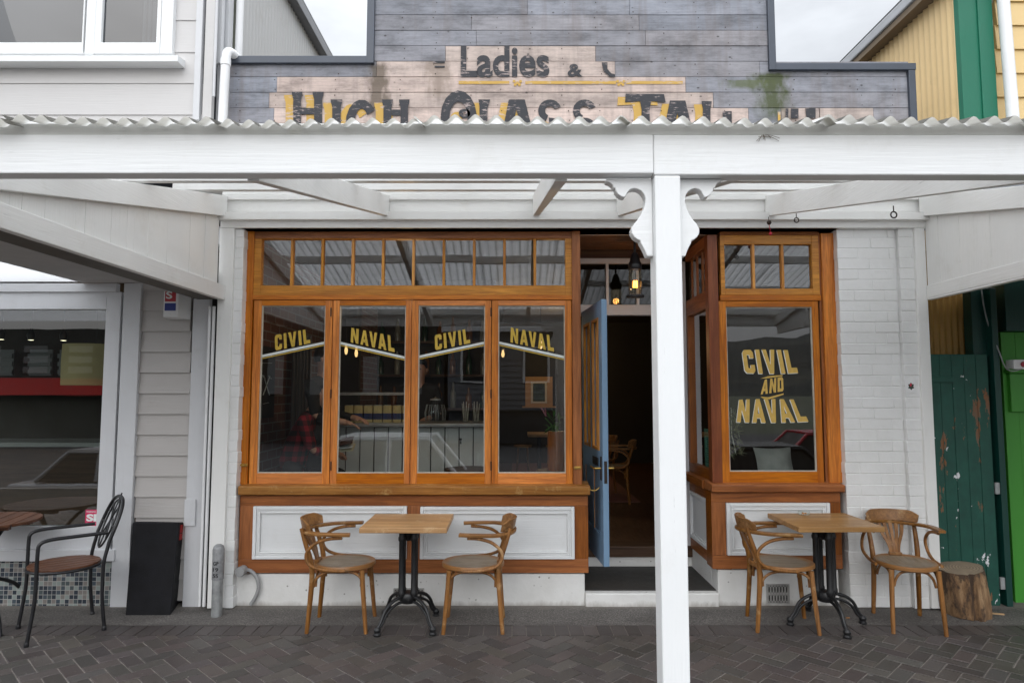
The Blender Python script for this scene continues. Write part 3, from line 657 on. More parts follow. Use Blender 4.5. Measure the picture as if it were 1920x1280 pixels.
# --- door frame, fanlight and open blue door
b = MB(); b.box(XA+.001, XA+.045, YB+.001, YB+.09, .3055, 2.86); part('door_jamb', b, 'grey_whiteZ', bevel=.003)
b = MB(); b.box(XB-.045, XB+.011, YB+.001, YB+.09, .3055, 2.86); part('door_jamb', b, 'grey_whiteZ', bevel=.003)
zf0, zf1 = P(1130,591,YB).z, P(1130,571,YB).z; zfh = P(1130,488,YB).z
fl = MB(); fl.box(XA+.0455, XB-.0455, YB+.002, YB+.09, zf0+.035, zf1); fl.box(XA+.0455, XB-.0455, YB-.012, YB+.08, zf0, zf0+.034); fl.box(XA+.0455, XB-.0455, YB+.002, YB+.08, zfh-.028, zfh+.02)
fl = part('fanlight_window', fl, 'grey_whiteX', bevel=.003)
for px in (1139, 1196): x = P(px, 530, YB).x; b = MB(); b.box(x-.012, x+.012, YB+.004, YB+.07, zf1+.0005, zfh-.0285); part('glazing_bar', b, 'grey_whiteZ', fl)
b = MB(); b.box(XA+.046, XB-.046, YB+.04, YB+.044, zf1+.0005, zfh-.0285); part('pane', b, M['glass_fan'], fl)
hp = Vector((.632, YB-.02, 0)); fp = Vector((.697, -.075, 0)); dl = (fp-hp).length; ang = math.atan2((fp-hp).y, (fp-hp).x)
DM = Matrix.Translation(hp) @ Matrix.Rotation(ang, 4, 'Z')    # door space: x along the leaf, +y to the street-left... -y faces the camera side
zd0, zd1 = P(1126,1062,-.07).z, P(1126,561,-.07).z
def dbox(m, x0, x1, y0, y1, z0, z1):
    n = len(m.v); m.box(x0, x1, y0, y1, z0, z1)
    for i in range(n, len(m.v)): m.v[i] = DM @ m.v[i]
    return m
dt = .045; wst = .115; zlock = zd0+.95; zb1 = zd0+.22; zm = P(1120, 845, -.0).z
d = MB(); dbox(d, 0, wst, 0, dt, zd0, zd1); dbox(d, dl-wst, dl, 0, dt, zd0, zd1); dbox(d, wst, dl-wst, .0005, dt-.0005, zd0, zb1); dbox(d, wst, dl-wst, .0005, dt-.0005, zm-.17, zm); dbox(d, wst, dl-wst, .0005, dt-.0005, zd1-.13, zd1)
dbox(d, dl/2-.05, dl/2+.05, .001, dt-.001, zb1, zm-.17); dbox(d, dl/2-.05, dl/2+.05, .001, dt-.001, zm, zd1-.13)
door = part('door', d, 'blue_door', bevel=.004)
for a, c in ((wst, dl/2-.05), (dl/2+.05, dl-wst)):
    m = MB(); dbox(m, a, c, .015, dt-.015, zb1, zm-.17); part('panel', m, 'blue_door', door)
    m = MB()
    for y0, y1 in ((-.006,.014),(dt-.014,dt+.006)):
        e = .022; dbox(m, a, a+e, y0, y1, zm, zd1-.13); dbox(m, c-e, c, y0, y1, zm, zd1-.13); dbox(m, a+e, c-e, y0, y1, zm, zm+e); dbox(m, a+e, c-e, y0, y1, zd1-.13-e, zd1-.13)
        dbox(m, a+.001, a+.012, y0+.010, y1-.004, zb1, zm-.17)
    part('glazing_bead', m, 'honeyZ', door)
    m = MB(); dbox(m, a+.02, c-.02, .020, .025, zm+.02, zd1-.15); part('pane', m, 'glass', door)
zk = P(1130, 877, -.0).z
m = MB(); dbox(m, dl-.075, dl-.035, -.006, -.0005, zk-.09, zk+.09); dbox(m, dl-.075, dl-.035, dt+.0005, dt+.006, zk-.09, zk+.09); dbox(m, dl-.0003, dl+.0015, .010, .034, zk-.11, zk+.06); part('lock_plate', m, 'rusty', door)
m = MB()
for sy in (-1, 1):
    y = -.006 if sy < 0 else dt+.006
    m.tube([DM @ Vector(p) for p in ((dl-.055,y,zk),(dl-.055,y+sy*.045,zk),(dl-.065,y+sy*.052,zk),(dl-.16,y+sy*.055,zk+.004))], [.009,.008,.008,.0095], 8)
part('handle', m, 'brass', door, smooth=40)
m = MB(); dbox(m, dl-.36, dl-.15, -.010, -.0005, zm-.125, zm-.06); part('letter_plate', m, 'black_iron', door, bevel=.004)
m = MB(); dbox(m, dl-.06, dl-.03, dt+.0005, dt+.014, P(1130,818,0).z-.02, P(1130,818,0).z+.03); part('deadlock', m, 'rusty', door, bevel=.003)
pc = P(1106, 917, 0); pe = DM @ Vector((dl-.06, -.012, P(1127,912,0).z)); m = MB()
n = 11
for i in range(n):
    t0 = i/n; t1 = (i+.9)/n; f_ = lambda t_: Vector((pc.x, -.0, pc.z)).lerp(pe, t_) - Vector((0,0,.018*math.sin(math.pi*t_)))
    m.tube([f_(t0), f_(t1)], .0032, 5)
part('door_chain', m, 'brass', door)
# --- porch ceiling and inside
b = MB(); zc = P(1130,432,T).z
for i in range(9): b.box(XA-.05, XB+.06, T-.02+i*.092, T-.02+i*.092+.089, zc, zc+.02)
part('porch_ceiling', b, M['porch_board'] if 'porch_board' in M else wood('porch_ceiling_boards', (.16,.075,.03), (.22,.11,.045), 'X', .5), bevel=.002)
b = MB(); b.box(XA+.001, XB+.01, YB+.001, YB+.05, zfh+.0205, zc-.001); part('porch_lining', b, 'dark_wood')
IX0, IX1, IY1, IZ0, IZ1 = -2.30, 3.25, 7.9, .30, 3.05
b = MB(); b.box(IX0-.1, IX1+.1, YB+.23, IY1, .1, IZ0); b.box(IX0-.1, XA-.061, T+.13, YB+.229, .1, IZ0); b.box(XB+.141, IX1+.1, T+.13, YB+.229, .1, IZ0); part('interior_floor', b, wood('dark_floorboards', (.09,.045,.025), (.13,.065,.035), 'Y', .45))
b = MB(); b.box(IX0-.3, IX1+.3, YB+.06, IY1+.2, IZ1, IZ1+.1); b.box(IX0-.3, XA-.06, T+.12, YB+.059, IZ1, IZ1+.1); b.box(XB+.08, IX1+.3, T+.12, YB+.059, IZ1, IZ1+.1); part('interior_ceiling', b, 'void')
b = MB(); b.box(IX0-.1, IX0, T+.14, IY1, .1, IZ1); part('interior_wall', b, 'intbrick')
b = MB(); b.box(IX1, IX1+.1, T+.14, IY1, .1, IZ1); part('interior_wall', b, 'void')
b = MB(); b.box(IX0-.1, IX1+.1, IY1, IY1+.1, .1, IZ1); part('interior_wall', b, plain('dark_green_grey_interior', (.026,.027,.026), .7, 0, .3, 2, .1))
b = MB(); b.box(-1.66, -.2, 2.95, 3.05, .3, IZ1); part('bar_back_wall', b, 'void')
# --- parapet false front with the old sign boards
YPp = .10; rows = [-60,-29,0,28.5,57.5,86.5,115.5,144.5,173.5,202.8,231.5,260]
pinkseg = {5: [(835,1117)], 6: [(706,1153)], 7: [(520,1285)], 8: [(506,1336)], 9: [(516,1401),(1462,1533),(1534,1634)], 10: [(516,1640)]}
m = MB(); rr = random.Random(9)
for i in range(len(rows)-1):
    y0, y1 = rows[i], rows[i+1]; xa, xb = (431, 1704) if y0 >= 114 else (700, 1442)
    if y0 < 114 and y0 > 80: xa, xb = 700, 1442
    cuts = []; x = xa
    for a, c in pinkseg.get(i, []): cuts += [(x, a, 0), (a, c, 1)]; x = c
    cuts.append((x, xb, 0)); segs = []
    for a, c, k in cuts:
        while c-a > 420 and k == 0 and rr.random() < .8: d_ = rr.uniform(180, 330); segs.append((a, a+d_, k)); a += d_
        segs.append((a, c, k))
    for a, c, k in segs:
        if c-a < 3: continue
        j = rr.uniform(.88, 1.12); tint = rr.uniform(-.012,.012)
        col = ((.270+tint)*j, .272*j, (.300-tint)*j) if not k else (.56*j, (.45+tint)*j, (.40+tint)*j)
        X0, X1, Z0, Z1 = P(a, 130, YPp).x, P(c, 130, YPp).x, P(960, y1, YPp).z, P(960, y0, YPp).z; o = rr.uniform(-.002,.002)
        m.box(X0+.001, X1-.001, YPp+o, YPp+.03, Z0+.0022, Z1-.0012, col)
pp = part('parapet', m, 'parapet', bevel=.0025)
nl = MB()
for i in range(len(rows)-1):
    for k in range(21):
        xx = 450+k*61+rr.uniform(-7,7)
        if rows[i] < 114 and not 712 < xx < 1430 or xx > 1695: continue
        for f_ in (.2, .82):
            if rr.random() < .3: continue
            q = P(xx+rr.uniform(-3,3), rows[i]+(rows[i+1]-rows[i])*f_, YPp); r_ = rr.uniform(.0035,.006); nl.add([(q.x+r_*math.cos(t_*math.pi/3), YPp-.0045, q.z+r_*math.sin(t_*math.pi/3)) for t_ in range(6)], [(0,1,2,3,4,5)])
nl = part('nail_head', nl, 'rusty', pp); nl['kind'] = 'stuff'
b = MB(); b.box(P(435,130,YPp).x, P(1700,130,YPp).x, YPp+.031, YPp+.06, P(960,265,YPp).z, P(960,118,YPp).z); b.box(P(702,130,YPp).x, P(1440,130,YPp).x, YPp+.031, YPp+.06, P(960,117,YPp).z, P(960,-60,YPp).z); part('parapet_backing', b, 'void', pp)
def cap(x0, y0, x1, y1):
    X0, X1, Z0, Z1 = RX(x0, y0, x1, y1, YPp); b = MB(); b.box(X0, X1, YPp-.03, YPp+.16, Z0, Z1); part('capping', b, 'capping', pp, bevel=.004)
cap(430, 108, 689, 121.5); cap(689.5, -60, 703.5, 121.5); cap(1437.5, -60, 1450.5, 134); cap(1451, 121.5, 1714, 134); cap(1702, 134.5, 1715, 240)
def pxpoly(mb, pts, Y, dx=0, dy=0, th=.002):
    q = [P(x+dx, y+dy, Y) for x, y in pts]; mb.prism([(c.x, c.z) for c in q], Y-th, Y)
def ringpoly(cx, cy, ro, ri, a0, a1, n=14):   # px, y down
    o = [(cx+ro[0]*math.cos(R(a0+(a1-a0)*i/n)), cy-ro[1]*math.sin(R(a0+(a1-a0)*i/n))) for i in range(n+1)]
    i_ = [(cx+ri[0]*math.cos(R(a1-(a1-a0)*i/n)), cy-ri[1]*math.sin(R(a1-(a1-a0)*i/n))) for i in range(n+1)]
    return o+i_
def rect(x0, y0, x1, y1): return [(x0,y0),(x1,y0),(x1,y1),(x0,y1)]
def stem(x0, x1, y0, y1, f=3): return [(x0-f,y0),(x1+f,y0),(x1+f-.5,y0+5),(x1,y0+14),(x1,y1-14),(x1+f,y1),(x0-f,y1),(x0,y1-14),(x0,y0+14),(x0-f+.5,y0+5)]
glyphs = [
 stem(550,564,172.5,268), stem(589,604,172.5,268), rect(564.3,203,588.7,215),
 stem(623,639,187,268),
 ringpoly(678,232,(30,45),(13,28),35,330), rect(678,232,704,244),
 stem(719,734,187,268), stem(751,765,187,268), rect(734.3,206,750.7,217),
 ringpoly(860,220,(34,50),(17,29),-60,245), 
 ringpoly(871,213,(11,9),(3,2.5),-170,185),
 [(897,187),(919,187),(917,194),(914,205),(914,254),(936,254),(936,268),(896,268),(899,254),(899,200)],
 [(954,187),(984,187),(1004,268),(984,268),(968,205),(957,268),(938,268)],
 ringpoly(1031,208,(22,21),(9,9),20,250), ringpoly(1031,244,(24,23),(10,9),-120,95),
 ringpoly(1096,208,(22,21),(9,9),20,250), ringpoly(1096,244,(24,23),(10,9),-120,95),
 [(1173,176),(1245,177),(1248,192),(1221,190.5),(1218,206),(1219,268),(1201,268),(1203,206),(1200,190.5),(1172,192)],
 [(1256,189),(1285,189),(1304,268),(1284,268),(1270,212),(1258,268),(1240,268)],
 stem(1318,1332,190,268,2.5), [(1355,209),(1372,209),(1372,268),(1355,268)],
 [(1473,204),(1478,204),(1478,240),(1473,240)], [(1510,203),(1529,203),(1529,222),(1512,222)], rect(1483,204,1497,222)]
goldi = [0,1,3,4,5,6,8,10,11,12,14,16,17,18,19,21]
g1, g2 = MB(), MB()
for i, gpl in enumerate(glyphs):
    q = MB(); pxpoly(q, gpl, YPp-.0085); part('sign_letter', q, 'sign_black', pp)
    if i in goldi: q = MB(); pxpoly(q, gpl, YPp-.0030-.0003*(i % 9), -14.5, 6 if i not in (16,) else 14, .0002); part('letter_shadow', q, 'sign_gold', pp)
Xa = P(862,152,YPp).x
for a, c in ((860,955),(985,1155),(1174,1280)): pxpoly(g2, rect(a, 152.4, c, 158), YPp-.004)
for cx in (970, 1164):
    for dx, dy in ((-6,-2),(6,-2),(0,1),(-4,4),(4,4)): pxpoly(g2, [(cx+dx+3*math.cos(t_*math.pi/3), 155+dy+3*math.sin(t_*math.pi/3)) for t_ in range(6)], YPp-.0042-.0002*(dx+6))
text_px(g1, 'Ladies', 864, 87, 1030, 146, YPp, .028, .0075)
part('sign_lettering', g1, 'sign_black', pp); g1 = MB(); text_px(g1, '&', 1064, 121, 1092, 145, YPp, .03, .0075)
part('sign_lettering', g1, 'sign_black', pp); g1 = MB(); pxpoly(g1, [(1128,117.5),(1139,117.5),(1139,130),(1146,138),(1153,140),(1153,145),(1143,144),(1132,134)], YPp-.0085)
part('sign_lettering', g1, 'sign_black', pp); g1 = MB(); pxpoly(g1, rect(812, 115.5, 834, 118.5), YPp-.006); pxpoly(g1, rect(815, 124, 834, 127), YPp-.006)
part('sign_rule', g2, 'sign_gold', pp); part('sign_dash', g1, 'sign_black', pp)
# ================================================================== verandah
ver = thing('verandah', 'white timber verandah with corrugated translucent roof and a fretwork post in front of the bar', 'verandah', (0, -1.4, 0))
VF = -2.80
bx0, bx1, bz0, bz1 = RX(1226, 252, 1275, 326.5, VF)
XVL, XVR = -2.30, 3.27
b = MB(); b.box(XVL-.6, bx0-.001, VF, VF+.072, P(960,325,VF).z, bz1); part('beam', b, 'whiteX', ver, bevel=.005)
b = MB(); b.box(bx0, XVR+.6, VF, VF+.072, P(960,328,VF).z, bz1-.001); part('beam', b, 'whiteX', ver, bevel=.005)
b = MB(); b.box(XVL-.6, XVR+.6, VF+.010, VF+.045, bz1+.001, P(960,229,VF).z); part('fascia', b, paint('weathered_white_fascia', (.62,.62,.60), 'X', .5, dirt=.40), ver, bevel=.004)  # older paint, greyed further to put the roof overhang's shade in the colour
pz = P(960,328,VF).z-.001
b = MB(); b.box(bx0+.001, bx1+.0008, VF+.001, VF+.105, -.01, pz); part('post', b, 'whiteZ', ver, bevel=.006)
BP = [(108,140),(711,140),(718,1150),(628,1150),(603,1085),(575,1030),(548,985),(540,950),(505,938),(465,908),(436,862),(430,810),(460,745),(510,688),(555,620),(590,545),(605,475),(606,420),(590,370),(555,325),(510,302),(465,293),(420,304),(385,334),(365,375),(345,408),(300,395),(262,367),(232,328),(226,290),(205,292),(190,247),(152,217),(108,205)]
bq = [P(1120+x/6.738, 310+y/6.738, VF+.045) for x, y in BP]
pl = [(min(q.x, bx0+.0005), min(q.z, pz-.001)) for q in bq]; pl[0] = (pl[0][0], pz-.001); pl[1] = (bx0+.0005, pz-.001); pl[2] = (bx0+.0005, pl[2][1])
b = MB(); b.prism(pl, VF+.042, VF+.092); part('bracket', b, 'whiteX', ver, bevel=.003)
cx = (bx0+bx1)/2+.0004; pr = [(2*cx-x if abs(x-bx0-.0005) < 1e-6 else cx+(cx-x)*.955+.004, z) for x, z in pl][::-1]
b = MB(); b.prism(pr, VF+.042, VF+.092); part('bracket', b, 'whiteX', ver, bevel=.003)
SL = .238; zr = lambda y: 3.236+SL*y        # top of the rafters
for x in (-1.0, .19, .855, 2.04):
    p0, p1 = Vector((x, VF+.073, zr(VF+.073)-.08)), Vector((x, -.05, zr(-.05)-.08)); b = MB()
    vs = []
    for dx in (-.024, .024): vs += [(x+dx, VF+.0725, 2.475), (x+dx, -.033, zr(-.033)-.168), (x+dx, -.033, zr(-.033)), (x+dx, VF+.0725, zr(VF+.0725))]
    b.add(vs, [(0,1,2,3),(7,6,5,4),(0,4,5,1),(1,5,6,2),(2,6,7,3),(3,7,4,0)]); part('rafter', b, 'creamY', ver, bevel=.003)
for y in (-.42, -1.20, -1.98, -2.68):
    b = MB(); b.box(XVL-.2, XVR+.2, y-.025, y+.025, zr(y)+.012, zr(y)+.085); part('purlin', b, 'creamX', ver, bevel=.003)
def corr(mb, O, u, v, nrm, lu, lv, pitch=.0762, amp=.0085, seg=8, nv=1, sag=None, ph=0, trim=None):
    O, u, v, nrm = Vector(O), Vector(u), Vector(v), Vector(nrm); n = int(lu/pitch*seg); vs = []
    for i in range(n+1):
        a = lu*i/n
        for j in range(nv+1):
            t_ = j/nv; lv_ = trim(a) if trim else lv
            vs.append(O+u*a+v*lv_*t_+nrm*(amp*math.sin(2*math.pi*(a+ph)/pitch)+(sag(a,t_) if sag else 0)))
    mb.add(vs, [(i*(nv+1)+j, (i+1)*(nv+1)+j, (i+1)*(nv+1)+j+1, i*(nv+1)+j+1) for i in range(n) for j in range(nv)])
cs = 1/math.sqrt(1+SL*SL); vdir = Vector((0, cs, SL*cs)); ndir = Vector((0, -SL*cs, cs)); rr = random.Random(21)
x = XVL-.35; k = 0
while x < XVR+.35:
    lu = .0762*10.5; y0 = -2.865+rr.uniform(-.012,.012); z0 = zr(y0)+.103+(.004 if k % 2 else 0); ph = x
    s1, s2 = rr.uniform(0,6), rr.uniform(.002,.005); m = MB()
    corr(m, (x, y0, z0), (1,0,0), vdir, ndir, lu, 2.93, amp=.0125, nv=6, sag=lambda a, t_, s1=s1, s2=s2: s2*math.sin(s1+a*4+t_*5)+(.004*math.sin(a*9+s1) if t_ < .05 else 0), ph=ph)
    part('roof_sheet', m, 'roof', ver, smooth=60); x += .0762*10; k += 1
m = MB()
for i in range(60):
    xx = XVL-.3+i*.0762*2
    if xx < XVR+.3 and rr.random() < .75:
        m.lathe([(.0095,0),(.008,.006),(.003,.010)], 8, (xx+.057, VF+.03, zr(VF+.03)+.101))
sc_ = part('roof_screw', m, 'galv', ver); sc_['kind'] = 'stuff'
def screen(X, sgn):
    root_x = X; b = MB(); n = 34; ya, yb_ = VF+.08, (-.10 if sgn < 0 else -.0565)
    for i in range(n):
        y0 = ya+(yb_-ya)*i/n; y1 = ya+(yb_-ya)*(i+1)/n-.0004; o = rr.uniform(-.0012,.0012)
        x0, x1 = (X-.02+o, X+o) if sgn < 0 else (X+o, X+.02+o); vs = []
        for xx in (x0, x1): vs += [(xx,y0,2.40),(xx,y1,2.40),(xx,y1,zr(y1)-.02),(xx,y0,zr(y0)-.02)]
        b.add(vs, [(0,1,2,3),(7,6,5,4),(0,4,5,1),(1,5,6,2),(2,6,7,3),(3,7,4,0)])
    s_ = part('end_screen', b, 'creamZ', ver)
    xi0, xi1 = (X+.0025, X+.045) if sgn < 0 else (X-.045, X-.0025)
    if sgn < 0:
        m = MB(); m.box(xi0, xi1, VF+.0725, -.052, 2.385, 2.50); part('rail', m, 'creamY', s_, bevel=.004)
    else:
        m = MB(); m.box(X-.012, X+.03, VF+.0725, -.056, 2.385, 2.3995); part('rail', m, 'creamY', s_, bevel=.003)
        m = MB(); m.box(X-.012, X-.0015, VF+.0725, -.056, 2.401, 2.50); part('rail', m, 'creamY', s_, bevel=.003)
    m = MB(); vs = []
    for xx in (xi0, xi1): vs += [(xx, VF+.0725, 2.475), (xx, -.066, zr(-.066)-.168), (xx, -.066, zr(-.066)-.004), (xx, VF+.0725, zr(VF+.0725)-.004)]
    m.add(vs, [(0,1,2,3),(7,6,5,4),(0,4,5,1),(1,5,6,2),(2,6,7,3),(3,7,4,0)]); part('edge_rafter', m, 'creamY', s_, bevel=.003)
screen(XVL, -1); screen(XVR, 1)
for y, zz in ((-.55, 0), (-1.75, 0)):
    z0 = zr(y)-.165; m = MB(); m.tube([(2.04,y,z0+.002),(2.04,y,z0-.03)], .003, 6)
    m.tube([(2.04+.016*math.sin(2*math.pi*i/14), y, z0-.047+.017*math.cos(2*math.pi*i/14)) for i in range(14)], .004, 6, True); part('eye_hook', m, 'rusty', ver)
# small hanging light with red bulb clipped to the cornice
p = P(1442, 417, -.14); hl = thing('hanging_ornament', 'small dark clip with a red bead dangling from the cornice above the right window', 'ornament', (p.x, -.14, p.z-.06))
m = MB(); m.tube([(p.x,-.13,p.z+.045),(p.x,-.14,p.z+.012)], .003, 6); m.lathe([(.004,.018),(.016,.010),(.018,-.006),(.009,-.018)], 10, (p.x,-.14,p.z)); part('clip', m, 'rusty', hl)
m = MB(); q = P(1445, 438, -.14); m.tube([(p.x,-.14,p.z-.015),(q.x,-.14,q.z+.012)], .002, 5); m.lathe([(.0,.013),(.011,.006),(.013,-.004),(.005,-.014),(.0,-.016)], 9, (q.x,-.14,q.z)); part('bead', m, plain('red_plastic', (.55,.01,.04), .35), hl, smooth=60)
# twigs of an old nest caught on the fascia
tw = MB()
for i in range(9):
    p = P(1435+rr.uniform(-6,6), 254+rr.uniform(-3,2), VF-.004); q = P(1435+rr.uniform(-20,32), 258+rr.uniform(-2,9), VF-.006); tw.tube([p, (p+q)/2+Vector((0,-.004,rr.uniform(-.004,.006))), q], .0009, 4)
tag(part('twig', tw, plain('dry_twig', (.12,.09,.06), .9), None) if False else tw.build('twig', plain('dry_twig', (.12,.09,.06), .9)), 'wispy dry twigs stuck to the front beam right of the post', 'twigs')

# ================================================================== left neighbour
LB = thing('weatherboard_shop', 'pale grey weatherboard shop left of the bar with an upstairs window and mosaic base', 'building', (-3.6, .5, 0))
YL = .06
def lpart(nm, px, Y, d, mat, parent=None, bevel=.003):
    X0, X1, Z0, Z1 = RX(*px, Y); b = MB(); b.box(X0, X1, Y, Y+d, Z0, Z1); return part(nm, b, mat, parent or LB, bevel=bevel)
def boards(x0, x1, ys, Y, mat, tilt=.016, z0=None):
    m = MB()
    for i in range(len(ys)-1):
        X0, X1, Z0, Z1 = RX(x0, ys[i], x1, ys[i+1], Y); m.add([(X0,Y-tilt,Z0),(X1,Y-tilt,Z0),(X1,Y+.03,Z0),(X0,Y+.03,Z0),(X0,Y,Z1+.004),(X1,Y,Z1+.004),(X1,Y+.03,Z1+.004),(X0,Y+.03,Z1+.004)],
          [(0,3,2,1),(4,5,6,7),(0,1,5,4),(1,2,6,5),(2,3,7,6),(3,0,4,7)])
    return m
ylow = [505+38.7*i for i in range(17)]
part('weatherboard_wall', boards(254, 358, ylow, YL, 'weatherboard'), 'weatherboard', LB)
yup = [-90+59.2*i for i in range(6)]+[262, 320]; yup = [-86,-20,39,98,157,216,275,330]
part('upper_wall', boards(-420, 378, [100]+yup[4:], YL+.02, 'upper_board', .008), 'upper_board', LB); part('upper_wall', boards(316, 378, yup[:3]+[99], YL+.02, 'upper_board', .008), 'upper_board', LB)
lpart('corner_board', (352, 560, 383, 1138), YL-.03, .05, 'grey_whiteZ'); lpart('corner_board', (345, 936, 366, 986), YL-.045, .014, 'grey_whiteZ')
lpart('corner_board', (366, -70, 378, 225), YL-.02, .05, 'grey_whiteZ'); lpart('corner_board', (384, -70, 401, 225), YL-.01, .05, 'upper_board')
lpart('corner_board', (402, -70, 417, 118), YL+.1, .05, 'grey_whiteZ')
# shop window
XW0, XW1 = P(-330, 780, YL).x, P(219, 780, YL).x
lpart('window_architrave', (219, 531, 252, 1141), YL-.035, .05, 'grey_whiteZ')
lpart('window_head', (-420, 531, 218.5, 547), YL-.035, .05, 'grey_whiteX')
b = MB(); X0, X1, Z0, Z1 = RX(-330, 547.5, 218.5, 1030, YL); a, c, d, e = RX(-330, 580, 191, 986, YL)
b.frame(X0, X1, Z0, Z1, a+.02, c, d, e, YL-.012, YL+.05); lw_ = part('shop_window', b, 'grey_whiteZ', LB, bevel=.004)
b = MB(); b.box(a+.015, c+.004, YL+.02, YL+.026, d-.004, e+.004); part('pane', b, 'glass_shop', lw_)
lpart('shop_window_sill', (-330, 1030.5, 214, 1052), YL-.05, .08, 'grey_whiteX')
lpart('tiled_base', (-420, 1052.5, 207, 1141), YL-.01, .06, 'mosaic', bevel=0)
X0, X1, Z0, Z1 = RX(160, 955, 182, 986, YL+.019); st = MB(); st.box(X0, X1, YL+.0175, YL+.0195, Z0, Z1); st = part('window_sticker', st, plain('magenta_sticker', (.62,.015,.10), .4), lw_)
m = MB(); text_px(m, 'SI', 162, 963, 181, 977, YL+.0174, .05); text_px(m, 'WARNING', 162, 957, 180, 960.5, YL+.0174, .01); text_px(m, 'SECURITY', 162, 979, 180, 981, YL+.0174, .01); 
for v in m.v: pass
part('sticker_text', m, 'white_letter', lw_)
b = MB()
for z_ in (0,): b.box(-8, XW1+1.1, 3.6, 3.7, 0, 3.0)
part('shop_back_wall', b, plain('dim_brown_shop_wall', (.05,.04,.032), .8), LB)
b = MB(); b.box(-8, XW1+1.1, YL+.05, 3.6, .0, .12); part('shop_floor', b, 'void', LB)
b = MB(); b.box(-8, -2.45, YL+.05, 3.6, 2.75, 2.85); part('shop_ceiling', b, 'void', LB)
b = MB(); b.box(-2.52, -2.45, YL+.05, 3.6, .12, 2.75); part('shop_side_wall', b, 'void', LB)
# upstairs window
b = MB(); X0, X1, Z0, Z1 = RX(-330, -80, 329, 104, YL); 
b.frame(X0, X1, Z0, Z1, P(-300,40,YL).x, P(306,40,YL).x, P(100,103,YL).z, Z1-.03, YL-.03, YL+.04); uw = part('upstairs_window', b, 'whiteX', LB, bevel=.004)
for px in ((-290, -70, 162, 103, -260, 158, 82), (180, -70, 305, 102, 193.5, 296.5, 82)):
    X0, X1, Z0, Z1 = RX(px[0], px[1], px[2], px[3], YL); b = MB(); b.frame(X0, X1, Z0, Z1, P(px[4],40,YL).x, P(px[5],40,YL).x, P(100,px[6],YL).z, Z1-.04, YL-.02, YL+.03); part('sash', b, 'whiteX', uw, bevel=.003)
    b = MB(); b.box(P(px[4],40,YL).x-.004, P(px[5],40,YL).x+.004, YL+.008, YL+.012, P(100,px[6],YL).z-.004, Z1-.03); part('pane', b, glassmat('sky_reflecting_glass', 2.0, .0, (.45,.47,.5)), uw)
lpart('mullion', (162.5, -70, 179.5, 103), YL-.025, .06, 'whiteZ', uw)
X0, X1, Z0, Z1 = RX(-330, 104.5, 338, 120, YL-.06); b = MB(); b.add([(X0,YL-.10,Z0),(X1,YL-.10,Z0),(X1,YL+.03,Z0),(X0,YL+.03,Z0),(X0,YL-.10,Z1-.02),(X1,YL-.10,Z1-.02),(X1,YL+.03,Z1),(X0,YL+.03,Z1)], [(0,3,2,1),(4,5,6,7),(0,1,5,4),(1,2,6,5),(2,3,7,6),(3,0,4,7)]); part('sill', b, 'whiteX', uw, bevel=.004)
b = MB(); b.box(-8, P(378,100,YL).x, .5, .56, 2.85, 6.4); part('room_lining', b, plain('pale_room_wall', (.055,.06,.07), .8), LB)
for i in range(4):
    X = P(268+i*9, 40, .2).x; b = MB(); b.box(X, X+.028, .20, .215, 4.0, 5.4); part('blind_slat', b, plain('blind', (.5,.5,.48), .7) if i == 0 else bpy.data.materials['blind'], LB)
# rear wing in grey corrugated iron with gutter
XG = -2.38
b = MB(); y0 = .35; corr(b, (XG, y0, 2.9), (0,1,0), (0,0,1), (1,0,0), 5.5, 2.9, .0762, .009, 6); part('side_wall', b, 'grey_iron', LB, smooth=60)
b = MB(); b.box(XG-.02, XG+.10, .2, 6, 5.80, 5.93); part('gutter', b, plain('grey_gutter', (.20,.20,.21), .45), LB, bevel=.01)
b = MB(); b.add([(XG+.1,.2,5.935),(XG+.1,6,5.935),(XG-3,6,7.4),(XG-3,.2,7.4)], [(0,1,2,3)]); part('roof', b, 'grey_iron', LB)
b = MB(); b.box(P(415,60,.3).x, P(433,60,.3).x-.0, .25, .34, 2.9, 6.2); part('corner_board', b, 'grey_whiteZ', LB)
def pipe(nm, pts, r, mat, parent, n=12): m = MB(); m.tube(pts, r, n); return part(nm, m, mat, parent, smooth=50)
x1 = P(448, 50, .36).x; pipe('downpipe', [(x1,.37,4.28),(x1,.37,6.1)], .032, 'white_pvc', LB)
x2 = P(423, 150, -.02).x; zt2 = P(423, 92, -.02).z
pts = smoothpts([(x2+.045,.16,zt2-.03),(x2+.02,.06,zt2+.005),(x2+.0,-.01,zt2-.012),(x2-.004,-.02,zt2-.10),(x2-.01,-.02,zt2-.4),(x2-.02,-.02,3.45)], 2); pipe('downpipe', pts, .036, 'white_pvc', LB)
m = MB(); m.lathe([(.0405,0),(.0405,.05)], 14, (x2-.004,-.02,zt2-.14)); part('pipe_collar', m, 'white_pvc', LB, smooth=50)
for px, py0, py1, r in ((388, 575, 1142, .011), (396, 575, 1142, .013), (381, 0, 190, .012)): pipe('conduit', [(P(px,800,.0).x, -.02, P(960,py1,0).z+.03), (P(px,800,0).x, -.02, P(960,py0,0).z)], r, 'white_pvc' if py0 else 'grey_whiteZ', LB, 8)
